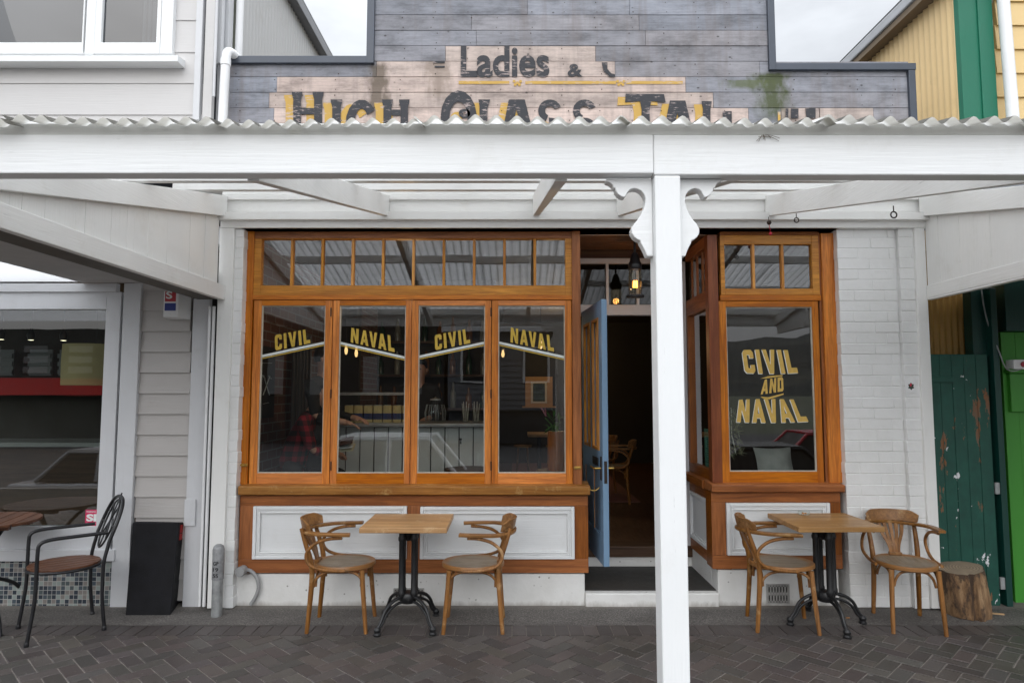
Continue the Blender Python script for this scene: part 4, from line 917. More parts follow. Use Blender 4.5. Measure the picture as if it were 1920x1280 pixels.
# awning of the shop: flat soffit, boxed edge beam, clear strip further left
b = MB(); b.box(-3.43, -2.502, VF, .03, 2.535, 2.60); part('awning_soffit', b, plain('grey_soffit', (.44,.42,.41), .7), LB)
b = MB(); b.box(-2.50, -2.345, VF, .01, 2.40, 2.62); part('awning_beam', b, plain('dark_brown_fascia', (.10,.085,.07), .6), LB)
b = MB(); b.box(-6.6, -3.432, VF, .03, 2.545, 2.555); part('awning_skylight', b, NM('tmp').m if False else 'skylight', LB) if 'skylight' in M else None
s = NM('clear_awning_sheet'); s.t.nodes.remove(s.b); tr = s.n('BsdfTransparent', None, Color=(.93,.94,.95)); tl = s.n('BsdfTranslucent', None, Color=(.9,.9,.9)); mx_ = s.n('MixShader', None, i0=.5, i1=tr.outputs[0], i2=tl.outputs[0]); s.set(s.out.inputs['Surface'], mx_.outputs[0]); M['skylight'] = s.m
b = MB(); b.box(-6.6, -3.432, VF, .03, 2.545, 2.549); part('awning_skylight', b, 'skylight', LB)

# things inside the left shop
p = P(178, 682, 1.9); lamp = thing('drum_lamp', 'large cream drum lampshade hanging inside the left shop window', 'lamp', (p.x, 1.9, 2.7))
m = MB(); m.lathe([(.30,-.23),(.305,.0),(.30,.20)], 28, (p.x,1.9,p.z)); 
for k in (0,): pass
s = NM('lit_fabric_shade'); s.P(Base_Color=(.45,.38,.2), Emission_Color=(.9,.7,.3), Emission_Strength=.025, Roughness=.9); M['shade'] = s.m
part('lamp_shade', m, 'shade', lamp, smooth=40); pipe('cord', [(p.x,1.9,p.z+.2),(p.x,1.9,2.75)], .004, 'black_metal', lamp, 6)
m = MB(); m.lathe([(.0,-.0),(.27,.0),(.27,.012),(.0,.012)], 24, (p.x,1.9,p.z-.215)); part('diffuser', m, emit('warm_diffuser', (1,.5,.12), .6), lamp)
sp_l = None
for i, (px, py) in enumerate(((2,636),(58,637),(119,638))):
    p = P(px, py, 2.6); o = thing('spot_lamp', ['small ceiling spot lamp at the left edge of the shop window', 'small ceiling spot lamp, middle of three in the shop window', 'small ceiling spot lamp beside the drum lampshade'][i], 'spot lamp', tuple(p), 0, 'spot lamps in the left shop')
    m = MB(); m.lathe([(.035,.0),(.045,.06),(.02,.12),(.012,.14)], 12, p); m.tube([p+Vector((0,0,.14)), Vector((p.x,p.y,2.75))], .006, 6); part('housing', m, 'black_metal', o, smooth=40)
    m = MB(); m.lathe([(.03,-.002),(.0,-.006)], 12, p); part('lamp_face', m, 'spot', o)
o = thing('shop_counter', 'low dark counter with a red front band inside the left shop', 'counter', (-4.7, 2.7, .12)); b = MB(); b.box(-6.5, -3.3, 2.4, 3.0, .12, 1.05); part('body', b, 'dark_wood', o)
b = MB(); b.box(-6.5, -3.28, 2.35, 3.05, 1.052, 1.10); part('top', b, plain('grey_counter_top', (.3,.3,.29), .4), o)
o = MB(); X0, X1, Z0, Z1 = RX(-60, 708, 196, 740, 3.3); o.box(X0-.5, X1+.05, 3.28, 3.34, Z0, Z1); tag(o.build('red_banner', plain('red_banner', (.42,.012,.010), .6)), 'red banner across the wall inside the left shop, under pale menu boards', 'banner')  # solid band standing in for a street sign reflected in the glass
for i, px in enumerate((-20, 52, 108, 172)):  # solid slats inside the shop stand in for reflected street windows
    X0, X1, Z0, Z1 = RX(px, 662, px+42, 672, 3.4)
    o = MB(); 
    for dy in (0, 15, 30): a0 = P(px, 663+dy, 3.4); a1 = P(px+42, 671+dy, 3.4); o.box(a0.x, a1.x, 3.40, 3.42, a1.z, a0.z)
    o.box(a0.x, a1.x, 3.421, 3.44, a1.z-.02, P(px,655,3.4).z)
    tag(o.build('menu_board', plain('pale_menu_board', (.2,.21,.22), .5) if i == 0 else bpy.data.materials['pale_menu_board']), ['slatted pale menu board half cut by the left picture edge', 'slatted pale menu board, second from the left in the shop', 'slatted pale menu board, third from the left in the shop', 'slatted pale menu board behind the drum lampshade'][i], 'menu board', 'menu boards in the left shop')
# alarm box
p0 = RX(305, 545, 333, 597, -.06); o = thing('alarm_box', 'white alarm box with red top and blue square on the weatherboards under the awning', 'alarm box', (p0[0], 0, p0[2]))
m = MB(); x0, x1, z0, z1 = p0; m.add([(x0,-.05,z0+.012),(x1,-.05,z0+.012),(x1+.06,.04,z0),(x0+.0,.04,z0),(x0,-.05,z1),(x1,-.05,z1),(x1+.06,.04,z1),(x0,.04,z1)], [(0,3,2,1),(4,5,6,7),(0,1,5,4),(1,2,6,5),(2,3,7,6),(3,0,4,7)]); part('case', m, 'white_pvc', o, bevel=.006)
m = MB(); m.box(x0+.012, x1-.02, -.0525, -.0505, P(318,565,-.06).z, z1-.004); part('red_label', m, plain('red_label', (.45,.02,.03), .4), o)
m = MB(); m.box(x0+.012, x1-.018, -.0525, -.0505, P(318,582,-.06).z, P(318,568,-.06).z); part('blue_label', m, plain('blue_label', (.012,.03,.22), .4), o)
m = MB(); text_on(m, 'S', (x0+.02,-.0526,P(318,560,-.06).z), (.05,0,0), (0,0,.06), (0,-1,0), .03); part('label_letter', m, 'white_letter', o)

# ================================================================== right neighbour
RB = thing('yellow_building', 'yellow corrugated iron and weatherboard building right of the bar with a green corner board', 'building', (4.5, .5, 0))
XY = 3.655
b = MB(); corr(b, (XY, .02, 2.55), (0,1,0), (0,0,1), (-1,0,0), 5.0, 2.56, .0762, .010, 6); part('side_wall', b, 'yellow_iron', RB, smooth=60)
b = MB(); b.box(XY-.13, XY-.012, -.1, 6, 5.10, 5.20); part('gutter', b, plain('pale_grey_gutter', (.42,.43,.45), .4), RB, bevel=.012)
b = MB(); b.box(XY-.11, XY+.2, -.1, 6, 5.04, 5.096); part('eave', b, plain('weathered_eave', (.20,.15,.10), .8), RB)
b = MB(); b.add([(XY-.13,-.1,5.21),(XY-.13,6,5.21),(XY+3,6,6.8),(XY+3,-.1,6.8)], [(0,1,2,3)]); part('roof', b, 'grey_iron', RB)
def rpart(nm, px, Y, d, mat, bevel=.004):
    X0, X1, Z0, Z1 = RX(*px, Y); b = MB(); b.box(X0, X1, Y, Y+d, Z0, Z1); return part(nm, b, mat, RB, bevel=bevel)
rpart('corner_board', (1802, -80, 1838, 300), -.03, .06, 'green_board'); rpart('corner_board', (1838.5, -80, 1866, 300), -.045, .075, 'green_board')
yr = [-85+44.7*i for i in range(10)]
m = MB()
for i in range(len(yr)-1):
    X0, X1, Z0, Z1 = RX(1866, yr[i], 2300, yr[i+1], .02); m.add([(X0,.003,Z0),(X1,.003,Z0),(X1,.05,Z0),(X0,.05,Z0),(X0,.02,Z1+.006),(X1,.02,Z1+.006),(X1,.05,Z1+.006),(X0,.05,Z1+.006)], [(0,3,2,1),(4,5,6,7),(0,1,5,4),(1,2,6,5),(2,3,7,6),(3,0,4,7)])
part('weatherboard_wall', m, 'yellow_board', RB)
x3 = P(1886, 110, -.1).x; x4 = P(1901,225,-.1).x; pipe('downpipe', [(x4,-.1,P(960,228,-.1).z-.3),(x4-.01,-.1,4.0),(x3-.02,-.1,6)], .044, 'white_pvc', RB)
b = MB(); corr(b, (P(1746,600,.25).x-.1, .28, 1.6), (1,0,0), (0,0,1), (0,-1,0), .56, 1.25, .0762*.68, .009, 6); part('alley_wall', b, 'ochre_iron', RB, smooth=60)
rpart('shop_front_post', (1835, 540, 1872, 1140), .1, .1, 'dark_green'); rpart('shop_front_post', (1872.5, 540, 1884, 1140), .03, .16, 'dark_green')
X0 = P(1884.5, 720, .1).x; b = MB(); zl = P(1900,622,.1).z
for i in range(26): b.box(X0+i*.115+.001, X0+(i+1)*.115-.001, .12+.0015*(i % 3), .2, -.02, zl)
part('shop_front', b, 'lime', RB, bevel=.003)
b = MB(); b.box(X0, X0+3, .05, .2, P(1900,621,.1).z, 2.56); part('awning_fascia', b, 'dark_green', RB)
X1_ = P(1900, 800, .08).x; b = MB(); b.box(X1_, X1_+.5, .085, .119, P(1900,772,.1).z, P(1900,700,.1).z); part('shop_panel', b, 'lime', RB, bevel=.006)
b = MB(); b.box(X1_-.02, X1_+.5, .06, .119, P(1900,700,.1).z+.002, P(1900,694,.1).z+.01); part('shop_ledge', b, 'lime', RB, bevel=.004)
b = MB(); b.box(3.33, 8, VF, .0, 2.565, 2.62); part('awning_soffit', b, 'dark_green', RB)
b = MB(); b.box(3.45, XY+4, .31, .4, 0, 2.56); part('alley_backing', b, 'void', RB)
rpart('electrical_plate', (1858, 697, 1874, 732), .085, .015, plain('grey_plate', (.28,.25,.23), .6) if False else 'galv')
X0, X1, Z0, Z1 = RX(1899, 674, 1925, 692, .04); b = MB(); b.box(X0, X1, .03, .119, Z0, Z1); part('switch_box', b, 'white_pvc', RB, bevel=.006)
b = MB(); b.lathe([(.022,0),(.022,.012),(.0,.014)], 10, (X0+.075,.028,(Z0+Z1)/2), Matrix.Rotation(R(90),4,'X')); part('switch_knob', b, plain('red_switch', (.4,.03,.05), .4), RB)
cb = smoothpts([P(1840,540,.08), P(1845,580,.07), P(1858,625,.07), P(1872,655,.02), P(1884,690,.02), P(1898,697,.03), P(1920,690,.04)], 3); pipe('cable', cb, .0055, 'galv', RB, 6)
# peeling green door leaning in the alley
X0, X1, Z0, Z1 = RX(1748, 664, 1862, 1140, .06)
gt = thing('green_door', 'peeling dark green plank door between the white brick pier and the lime shopfront', 'door', ((X0+X1)/2, .06, 0)); b = MB(); n = 5
for i in range(n): b.box(X0+(X1-X0)*i/n+.0012, X0+(X1-X0)*(i+1)/n-.0012, .05+.001*(i % 2), .09, .02, Z1)
part('planks', b, 'gate', gt, bevel=.003)
b = MB(); zz = P(1800,712,.05).z; b.box(X0+.01, X0+.2, .038, .0495, zz-.02, zz+.025); part('strap', b, 'gate', gt, bevel=.003)
for py in (915, 1093):
    zz = P(1868,py,.05).z; b = MB(); b.box(X1+.002, X1+.05, .04, .07, zz-.045, zz+.045); part('hinge', b, 'galv', gt, bevel=.004)
# stump
G0 = lambda px, py: (lambda d: CAM+d*(-CAM.z/d.z))(FW*FPX+Vector((1,0,0))*(px-960)+UP*(640-py))
p = G0(1812, 1152); st = thing('log_stump', 'cut log stump with split bark standing beside the peeling green door', 'stump', (p.x, p.y, 0))
def stump():
    s = NM('stump_bark'); n = s.noise(s.map((9,9,1.6)), 1.6, 7, .65); m_ = s.noise(s.map((3,3,1.5), loc=(3,3,3)), 1.5, 6, .7)
    col = s.ramp(n, [(.35, (.06,.035,.02)), (.5, (.22,.125,.06)), (.65, (.40,.26,.14))]); col = s.mix(s.ramp(m_, [(.47, 0.0), (.53, .9)]), col, (.05,.03,.02))
    s.P(Base_Color=col, Roughness=.85, Normal=s.bump(n, .8, .015)); return s.m
m = MB(); n = 40; rr2 = random.Random(4); prof = [(0,.158),(.05,.166),(.15,.166),(.25,.160),(.32,.156),(.345,.150)]; vs = []
for z_, r_ in prof:
    for k in range(n):
        a = 2*math.pi*k/n; q = r_*(1+.05*math.sin(3*a+1)+.035*math.sin(7*a+z_*4)+.015*math.sin(13*a)) - (.03 if abs(((a-4.6+math.pi) % (2*math.pi))-math.pi) < .09 else 0); vs.append((p.x+q*math.cos(a)*1.02-z_*.08, p.y+q*math.sin(a), z_ + (.02*math.sin(a+1) if z_ > .3 else 0)+(.012*math.sin(2*a) if z_ == 0 else 0)))
m.add(vs, [(i*n+k, i*n+(k+1) % n, (i+1)*n+(k+1) % n, (i+1)*n+k) for i in range(len(prof)-1) for k in range(n)]); part('trunk', m, stump(), st, smooth=50)
s = NM('stump_top'); wv = s.n('TexWave', {'wave_type': 'RINGS', 'rings_direction': 'Z'}, Vector=s.map((1,1,0)), Scale=16.0, Distortion=3.0, Detail=3.0); s.P(Base_Color=s.mix(s.ramp(s.noise(s.co(), 9, 5), [(.4, .2), (.6, .8)]), s.ramp(wv.outputs['Color'], [(0, (.20,.15,.10)), (1, (.40,.31,.21))]), (.22,.17,.12)), Roughness=.9)
m = MB(); top = vs[-n:]; cx_, cy_, cz_ = (sum(v[i] for v in top)/n for i in range(3)); m.add([(cx_+(v[0]-cx_)*.985, cy_+(v[1]-cy_)*.985, v[2]+.001) for v in top]+[(cx_, cy_, cz_+.002)], [(k, (k+1) % n, n) for k in range(n)])
for v in m.v: v -= Vector((p.x, p.y, 0))
for v in m.v: v += Vector((p.x, p.y, 0))
part('cut_face', m, s.m, st)
m = MB(); q0 = G0(1850, 1152); m.tube([q0+Vector((0,0,.012)), q0+Vector((.11,-.03,.010))], .010, 7); tag(m.build('stick', plain('bare_stick', (.42,.27,.14), .8)), 'short bare stick on the ground beside the log stump', 'stick')

# ================================================================== fixings on the bar front
p = P(443, 1072, -.05); jb = thing('conduit_outlet', 'grey round junction cover with a bent pipe on the white plinth left of the tables', 'conduit', (p.x, 0, p.z))
m = MB(); m.lathe([(.035,.07),(.038,.0),(.034,-.008),(.0,-.010)], 18, (p.x+.025,-.045,p.z), Matrix.Rotation(R(90),4,'X') @ Matrix.Scale(-1,4,(0,0,1))); part('cover', m, plain('grey_pvc', (.33,.33,.33), .5), jb, smooth=40)
pts = smoothpts([(p.x+.04,-.01,p.z), P(468,1067,.03), P(482,1080,.02), P(486,1100,.02), P(480,1118,.02), P(470,1133,.02)], 3); m = MB(); m.tube(pts, .0145, 9); part('pipe', m, bpy.data.materials['grey_pvc'], jb, smooth=50)
p = G0(406, 1156); bo = thing('marker_post', 'galvanised steel marker post stamped with numbers standing by the white pier', 'bollard', (p.x, p.y, 0))
sc = (p-CAM).length/ FPX; h = .53; r_ = .039
m = MB(); m.lathe([(r_*1.0,-.01),(r_,.02),(r_,h*.52)], 20, (p.x,p.y,0)); part('pipe', m, 'galv', bo, smooth=40)
m = MB(); m.lathe([(r_*1.09,h*.52),(r_*1.09,h*.93),(r_*.9,h*.975),(r_*.5,h*.998),(0,h)], 20, (p.x,p.y,0)); part('cap', m, plain('dull_zinc', (.30,.305,.31), .55, .4, .3, 30, .3, 70), bo, smooth=40)
m = MB()
for i, t_ in enumerate(('GP', '19', '55')): text_on(m, t_, (p.x-.020,p.y-r_*1.08,.385-i*.045), (.040,0,0), (0,0,.028), (0,-1,0), .02, .0025)
part('stamped_number', m, 'black_metal', bo)
X0, X1, Z0, Z1 = RX(1697, 712, 1717, 736, -.03); stk = thing('wall_sticker', 'small white sticker with a dark crest on the white brick pier', 'sticker', (X0, -.034, Z0)); b = MB(); b.box(X0, X1, -.0385, -.036, Z0, Z1); part('paper', b, 'white_pvc', stk)
m = MB(); cx_, cz_ = (X0+X1)/2, (Z0+Z1)/2; m.prism([(cx_+.022*math.cos(a)*(1.2 if k % 2 else .8), cz_+.026*math.sin(a)*(1.15 if k % 2 else .8)) for k, a in enumerate([2*math.pi*i/12 for i in range(12)])], -.0395, -.0388); part('crest', m, plain('dark_crest', (.04,.06,.045), .6), stk)
m = MB(); m.prism([(cx_-.012,cz_),(cx_+.002,cz_),(cx_+.006,cz_+.022),(cx_-.006,cz_+.024)], -.0402, -.0397); part('crest_mark', m, bpy.data.materials['red_plastic'], stk)
# black speaker-like box
p = G0(280, 1155); bb = thing('black_box', 'tall black tapering box with a red label standing against the weatherboards', 'box', (p.x, p.y, 0))
def V(px, py, Y): return P(px, py, Y)
Yb = p.y; m = MB(); f = [V(235,1157,Yb), V(319,1160,Yb), V(336,979,Yb+.09), V(249,979,Yb+.09)]; bk = [V(246,1140,Yb+.30), V(337,1140,Yb+.28), V(347,978,Yb+.24), V(256,976,Yb+.26)]
f[0].z = f[1].z = .004; bk[0].z = bk[1].z = .004
m.add(f+bk, [(0,1,2,3),(7,6,5,4),(0,4,5,1),(1,5,6,2),(2,6,7,3),(3,7,4,0)]); part('body', m, plain('scuffed_black_vinyl', (.008,.008,.010), .6, 0, .5, 12, .3, 120, .2), bb, bevel=.006)
m = MB(); a_, b_2, c_ = f[1], f[2], bk[2]; n_ = (b_2-a_).cross(bk[2]-f[2]).normalized(); n_ = n_ if n_.x > 0 else -n_
for t0, t1 in ((.80,.87),(.88,.97)):
    q = [f[1].lerp(f[2], t0).lerp(bk[1].lerp(bk[2], t0), .25), f[1].lerp(f[2], t0).lerp(bk[1].lerp(bk[2], t0), .95), f[1].lerp(f[2], t1).lerp(bk[1].lerp(bk[2], t1), .95), f[1].lerp(f[2], t1).lerp(bk[1].lerp(bk[2], t1), .25)]
    m.add([v+n_*.004 for v in q]+[v+n_*.0005 for v in q], [(0,1,2,3),(7,6,5,4),(0,4,5,1),(1,5,6,2),(2,6,7,3),(3,7,4,0)])
part('red_label', m, bpy.data.materials['red_banner'], bb)
# ================================================================== bentwood armchairs
M['bent'] = wood('worn_bentwood', (.23,.092,.018), (.34,.145,.032), 'Z', .38, wearc=(.42,.25,.11))
M['bentX'] = wood('worn_bentwood_hoop', (.25,.11,.03), (.36,.17,.05), 'X', .38, wearc=(.44,.28,.13))
def seatmat():
    s = NM('worn_seat_veneer'); g = s.noise(s.map((3,40,40), rnd=True), 1.5, 5); n = s.noise(s.map((1,1,1), rnd=True), 7, 6, .65)
    sp = s.n('SeparateXYZ', None, i0=s.co()); rad = s.math('SQRT', s.math('ADD', s.math('POWER', sp.outputs[0], 2.0), s.math('POWER', sp.outputs[1], 2.0)))
    col = s.mix(s.ramp(s.math('ADD', rad, s.math('MULTIPLY', n, .05)), [(.19, 0.0), (.225, 1.0)]), s.ramp(g, [(.3, (.17,.13,.088)), (.7, (.28,.22,.155))]), (.28,.125,.035))
    s.P(Base_Color=col, Roughness=s.ramp(n, [(.3, .35), (.7, .6)])); return s.m
M['seat'] = seatmat()
def make_chair():
    c = empty('bentwood_chair'); SH = .455
    def seat_r(a): return .212+.012*math.cos(2*a)
    m = MB(); n = 40; vs = []
    for k_, dz in ((.95,-.032),(1.0,-.026),(1.0,-.006),(.975,.0),(.90,-.001),(.86,-.006),(.4,-.010),(0.001,-.010)):
        for i in range(n): a = 2*math.pi*i/n; vs.append((seat_r(a)*k_*math.cos(a), seat_r(a)*k_*math.sin(a), SH+dz))
    m.add(vs, [(r*n+i, r*n+(i+1) % n, (r+1)*n+(i+1) % n, (r+1)*n+i) for r in range(7) for i in range(n)]+[tuple(range(n))[::-1]]); part('seat', m, 'seat', c, smooth=40)
    for sy in (-1, 1):
        m = MB(); pts = smoothpts([(.195,sy*.168,0),(.180,sy*.162,.16),(.165,sy*.155,.32),(.158,sy*.150,SH-.03)], 2); k = len(pts); m.tube(pts, [.0135+.006*i/k for i in range(k)], 10); part('leg', m, 'bent', c, smooth=50)
        m = MB(); pts = smoothpts([(-.215,sy*.160,0),(-.198,sy*.155,.2),(-.185,sy*.152,.40),(-.198,sy*.158,.50),(-.243,sy*.163,.63),(-.268,sy*.160,.715)], 2); k = len(pts); m.tube(pts, [.0135+.005*math.sin(math.pi*min(1, i/k*1.2)) for i in range(k)], 10); part('leg', m, 'bent', c, smooth=50)
        m = MB(); pts = smoothpts([(.03,sy*.215,.659),(-.06,sy*.215,.655),(-.15,sy*.216,.630),(-.222,sy*.218,.56),(-.20,sy*.228,.48),(-.11,sy*.222,.445),(.0,sy*.222,.437),(.06,sy*.217,.436)], 3); m.tube(pts, .0115, 9); part('arm_support', m, 'bent', c, smooth=50)
        # side bracket arch under the seat
        m = MB(); m.tube(smoothpts([(.168,sy*.150,.31),(.155,sy*.148,.37),(.10,sy*.150,.413),(0,sy*.152,.417),(-.10,sy*.150,.413),(-.165,sy*.148,.37),(-.178,sy*.150,.31)], 3), .0095, 8); part('bracket', m, 'bent', c, smooth=50)
    for x, yy in ((.150,.135),(-.165,.14)):
        m = MB(); m.tube(smoothpts([(x,-yy,.31),(x,-yy+.015,.37),(x,-.08,.413),(x,0,.417),(x,.08,.413),(x,yy-.015,.37),(x,yy,.31)], 3), .0095, 8); part('bracket', m, 'bent', c, smooth=50)
    # continuous arm hoop
    ctr = [(.085,-.218),(.02,-.224),(-.06,-.225)]+[(-.085+.205*math.cos(R(a)), .224*math.sin(R(a))) for a in range(-100, -261, -10)]+[(-.06,.225),(.02,.224),(.085,.218)]
    pts = smoothpts([(x,y,.680+.006*math.sin(i*.3)) for i, (x,y) in enumerate(ctr)], 1); sec = [(-.021,-.010),(.021,-.010),(.024,-.004),(.024,.006),(.019,.011),(-.019,.011),(-.024,.006),(-.024,-.004)]
    m = MB(); m.sweep(pts, sec); part('armrest', m, 'bentX', c, smooth=40)
    # curved head board standing on the hoop
    m = MB(); vs = []; n = 18
    for i in range(n+1):
        a = R(180-55+110*i/n); t_ = abs(i/n-.5)*2; hh = .080*(1-.35*max(0,t_-.72)/.28)
        for rr_, z_ in ((.195,.691),(.215,.691),(.232,.691+hh),(.216,.692+hh)): vs.append((-.085+rr_*math.cos(a)*1.0, (rr_+.003)*math.sin(a)*.98, z_))
    m.add(vs, [(i*4+k, i*4+(k+1) % 4, (i+1)*4+(k+1) % 4, (i+1)*4+k) for i in range(n) for k in range(4)]+[(0,1,2,3),(n*4+3,n*4+2,n*4+1,n*4)]); part('backrest', m, 'bentX', c, smooth=50, bevel=.003)
    for j in (-2,-1,0,1,2):
        m = MB(); y0, y1 = j*.014, j*.043; pts = smoothpts([(-.192,y0,SH-.005),(-.205,y0*1.1,.52),(-.240,y1*.8,.60),(-.278,y1,.690)], 2); k = len(pts)
        m.sweep(pts, [(-.0085,-.004),(.0085,-.004),(.0085,.004),(-.0085,.004)], up=(1,0,0), scales=[1+.7*i/k for i in range(k)]); part('splat', m, 'bent', c, bevel=.0015)
    m = MB(); m.box(-.205,-.172,-.045,.045,SH-.004,SH+.018); part('splat_shoe', m, 'bentX', c, bevel=.004)
    return c
proto = make_chair()
chairs = [((-1.21,-.33), 1, 'bentwood armchair left of the nearer-door-side table, facing the table under the four casement windows'),
          ((-.28,-.34), 180, ''), ((1.94,-.34), -7, ''), ((2.84,-.33), -100, '')]
labels = ['bentwood armchair on the left of the table under the four casement windows', 'bentwood armchair on the right of the table under the four casement windows', 'bentwood armchair left of the table with the glass ashtray, arm tucked under its top', 'bentwood armchair facing the street with its fan of splats showing, beside the log stump']
for i, ((x, y), rz, _) in enumerate(chairs):
    o = proto if i == 0 else copy_tree(proto)
    o.location = (x, y, 0); o.rotation_euler = (0, 0, R(rz)); tag(o, labels[i], 'chair', 'bentwood armchairs at the outdoor tables')
# ================================================================== café tables
M['ttop'] = wood('oiled_pine_top', (.44,.235,.085), (.56,.32,.125), 'X', .42, scale=.55, coat=.12, dark=(.2,.09,.03), wearc=(.52,.34,.17))
def make_table(rot=45):
    t = empty('cafe_table'); H = .74
    b = MB(); b.box(-.30,.30,-.27,.27,H-.036,H); part('tabletop', b, 'ttop', t, bevel=.004)
    m = MB(); m.lathe([(.02,.60),(.035,.62),(.06,.66),(.10,.695),(.11,H-.0365)], 20); m.box(-.2,.2,-.012,.012,H-.048,H-.0365); part('head', m, 'black_iron', t, smooth=40)
    m = MB(); m.lathe([(.0,.16),(.05,.165),(.062,.185),(.066,.215),(.055,.235),(.0,.24)], 16); part('hub', m, 'black_iron', t, smooth=40)
    for a in range(4):
        x, y = .062*math.cos(R(rot+90*a)), .062*math.sin(R(rot+90*a)); m = MB()
        m.lathe([(.022,.215),(.026,.235),(.026,.25),(.0215,.262),(.0205,.60),(.027,.612),(.027,.63),(.022,.64),(.022,.668)], 12, (x,y,0)); part('column', m, 'black_iron', t, smooth=40)
        m = MB(); dx, dy = math.cos(R(rot+90*a)), math.sin(R(rot+90*a))
        for r0, z0, r1, w_ in ((.05,.215,.27,.012),(.045,.180,.255,.010)):
            pts = smoothpts([(r0,z0),(r0+.07,z0-.005),(r0+.15,z0-.05),(r1-.035,z0*.40),(r1,.045)], 3); m.tube([(dx*p.x, dy*p.x, p.y) for p in [Vector((q[0],q[1],0)) for q in pts]] if False else [(dx*q[0], dy*q[0], q[1]) for q in pts], w_, 8)
        part('leg', m, 'black_iron', t, smooth=50)
        f = MB(); f.lathe([(.026,.0),(.028,.012),(.020,.022),(.024,.034),(.026,.042),(.016,.058)], 12, (dx*.268,dy*.268,0)); part('foot', f, 'black_iron', t, smooth=40)
    return t
tb = make_table(48); tb2 = make_table(92)
tb.location = (-.745,-.34,0); tag(tb, 'square wooden cafe table on a black cast iron pedestal under the four casement windows', 'table', 'wooden cafe tables outside the bar')
tb2.location = (2.265,-.31,0); tb2.rotation_euler = (0,0,R(1)); tag(tb2, 'square wooden cafe table with a glass ashtray, in front of the single gold-lettered window', 'table', 'wooden cafe tables outside the bar')
# a four-way foot turned square to the photo: legs already sit on the diagonals
ax, ay = 2.20, -.14; aj = thing('ashtray_jar', 'small glass jar with cigarette ends on the right wooden table', 'ashtray', (ax, ay, .74))
m = MB(); m.lathe([(.038,.741),(.044,.746),(.045,.772),(.042,.774),(.041,.75),(.0,.747)], 20, (ax,ay,0)); part('glass', m, 'glass_clear', aj, smooth=40)
for i in range(3): m = MB(); a = 2.1*i; m.tube([(ax+.018*math.cos(a), ay+.018*math.sin(a), .752), (ax-.012*math.cos(a+.6), ay-.02*math.sin(a), .760)], .0042, 7); part('cigarette_end', m, plain('cigarette_filter', (.55,.25,.08), .8) if i == 0 else bpy.data.materials['cigarette_filter'], aj)
for i, (px, py, c) in enumerate(((1590,1161,'cigarette_filter'),)):
    q = G0(px, py); m = MB(); m.tube([q+Vector((-.013,0,.014)), q+Vector((.013,.004,.012))], .004, 7); tag(m.build('cigarette_butt', bpy.data.materials[c]), 'orange cigarette butt on the concrete by the foot of the right table', 'litter')
# ================================================================== black metal chair and slatted table, left
M['slat'] = wood('dark_slat_timber', (.11,.042,.02), (.17,.07,.034), 'X', .45, coat=.1)
mc = empty('metal_armchair'); tr = .0125
m = MB(); 
for i in range(6):
    y0, y1 = -.215+i*.072, -.215+i*.072+.064; poly = []
    xs = lambda y: math.sqrt(max(.0004, .22**2-y*y))
    ys_ = [y0+(y1-y0)*k/4 for k in range(5)]; poly = [(xs(y), y) for y in ys_]+[(-xs(y), y) for y in ys_[::-1]]; m.prismz(poly, .448, .464)
# slats run front to back in the chair: seat of six boards
part('seat', m, 'slat', mc, bevel=.003)
m = MB(); m.tube([(.222*math.cos(2*math.pi*i/32), .222*math.sin(2*math.pi*i/32), .442) for i in range(32)], .010, 8, True); m.tube([(-.2,-.03,.44),(.2,-.03,.44)], .006, 6); m.tube([(-.2,.07,.44),(.2,.07,.44)], .006, 6); part('seat_ring', m, 'black_metal', mc, smooth=50)
for sy in (-1, 1):
    m = MB(); pts = smoothpts([(.225,sy*.225,0),(.20,sy*.225,.20),(.19,sy*.225,.30),(.19,sy*.225,.46),(.19,sy*.225,.60),(.185,sy*.225,.655),(.13,sy*.225,.675),(0,sy*.225,.675),(-.215,sy*.215,.675)], 2); m.tube(pts, tr, 10); part('front_leg', m, 'black_metal', mc, smooth=50)
    m = MB(); pts = smoothpts([(-.225,sy*.205,0),(-.20,sy*.205,.22),(-.20,sy*.205,.40),(-.20,sy*.205,.47),(-.235,sy*.20,.62)], 2); m.tube(pts, tr, 10); part('rear_leg', m, 'black_metal', mc, smooth=50)
    m = MB(); m.lathe([(.016,0),(.016,.02),(.013,.03)], 10, (.224,sy*.225,0)); part('foot_cap', m, 'black_metal', mc); m = MB(); m.lathe([(.016,0),(.016,.02),(.013,.03)], 10, (-.223,sy*.205,0)); part('foot_cap', m, 'black_metal', mc)
lean = lambda z: -.235-(z-.62)*.36
m = MB(); pts = [(-.235,-.20,.62)]+[(lean(z), y, z) for y, z in smoothpts([(-.205,.62,0),(-.205,.76,0),(-.15,.885,0),(0,.925,0),(.15,.885,0),(.205,.76,0),(.205,.62,0)], 3) for y, z in ((y,z),)] if False else [(lean(q.y), q.x, q.y) for q in smoothpts([(-.205,.615,0),(-.205,.75,0),(-.15,.865,0),(0,.90,0),(.15,.865,0),(.205,.75,0),(.205,.615,0)], 3)]
m.tube(pts, tr, 10); part('back_hoop', m, 'black_metal', mc, smooth=50)
m = MB(); m.tube([(lean(z), y, z) for y, z in [(.115*math.sin(2*math.pi*i/28), .705+.165*math.cos(2*math.pi*i/28)) for i in range(28)]], .007, 8, True)
for y0, z0, y1, z1 in ((0,.54,0,.915),(-.085,.60,.07,.83),(.085,.60,-.07,.83)): m.tube([(lean(z0), y0, z0), (lean(z1), y1, z1)], .0055, 7)
m.tube([(lean(.70), -.20, .70), (lean(.70), -.115, .70)], .006, 7); m.tube([(lean(.70), .20, .70), (lean(.70), .115, .70)], .006, 7); part('back_oval', m, 'black_metal', mc, smooth=50)
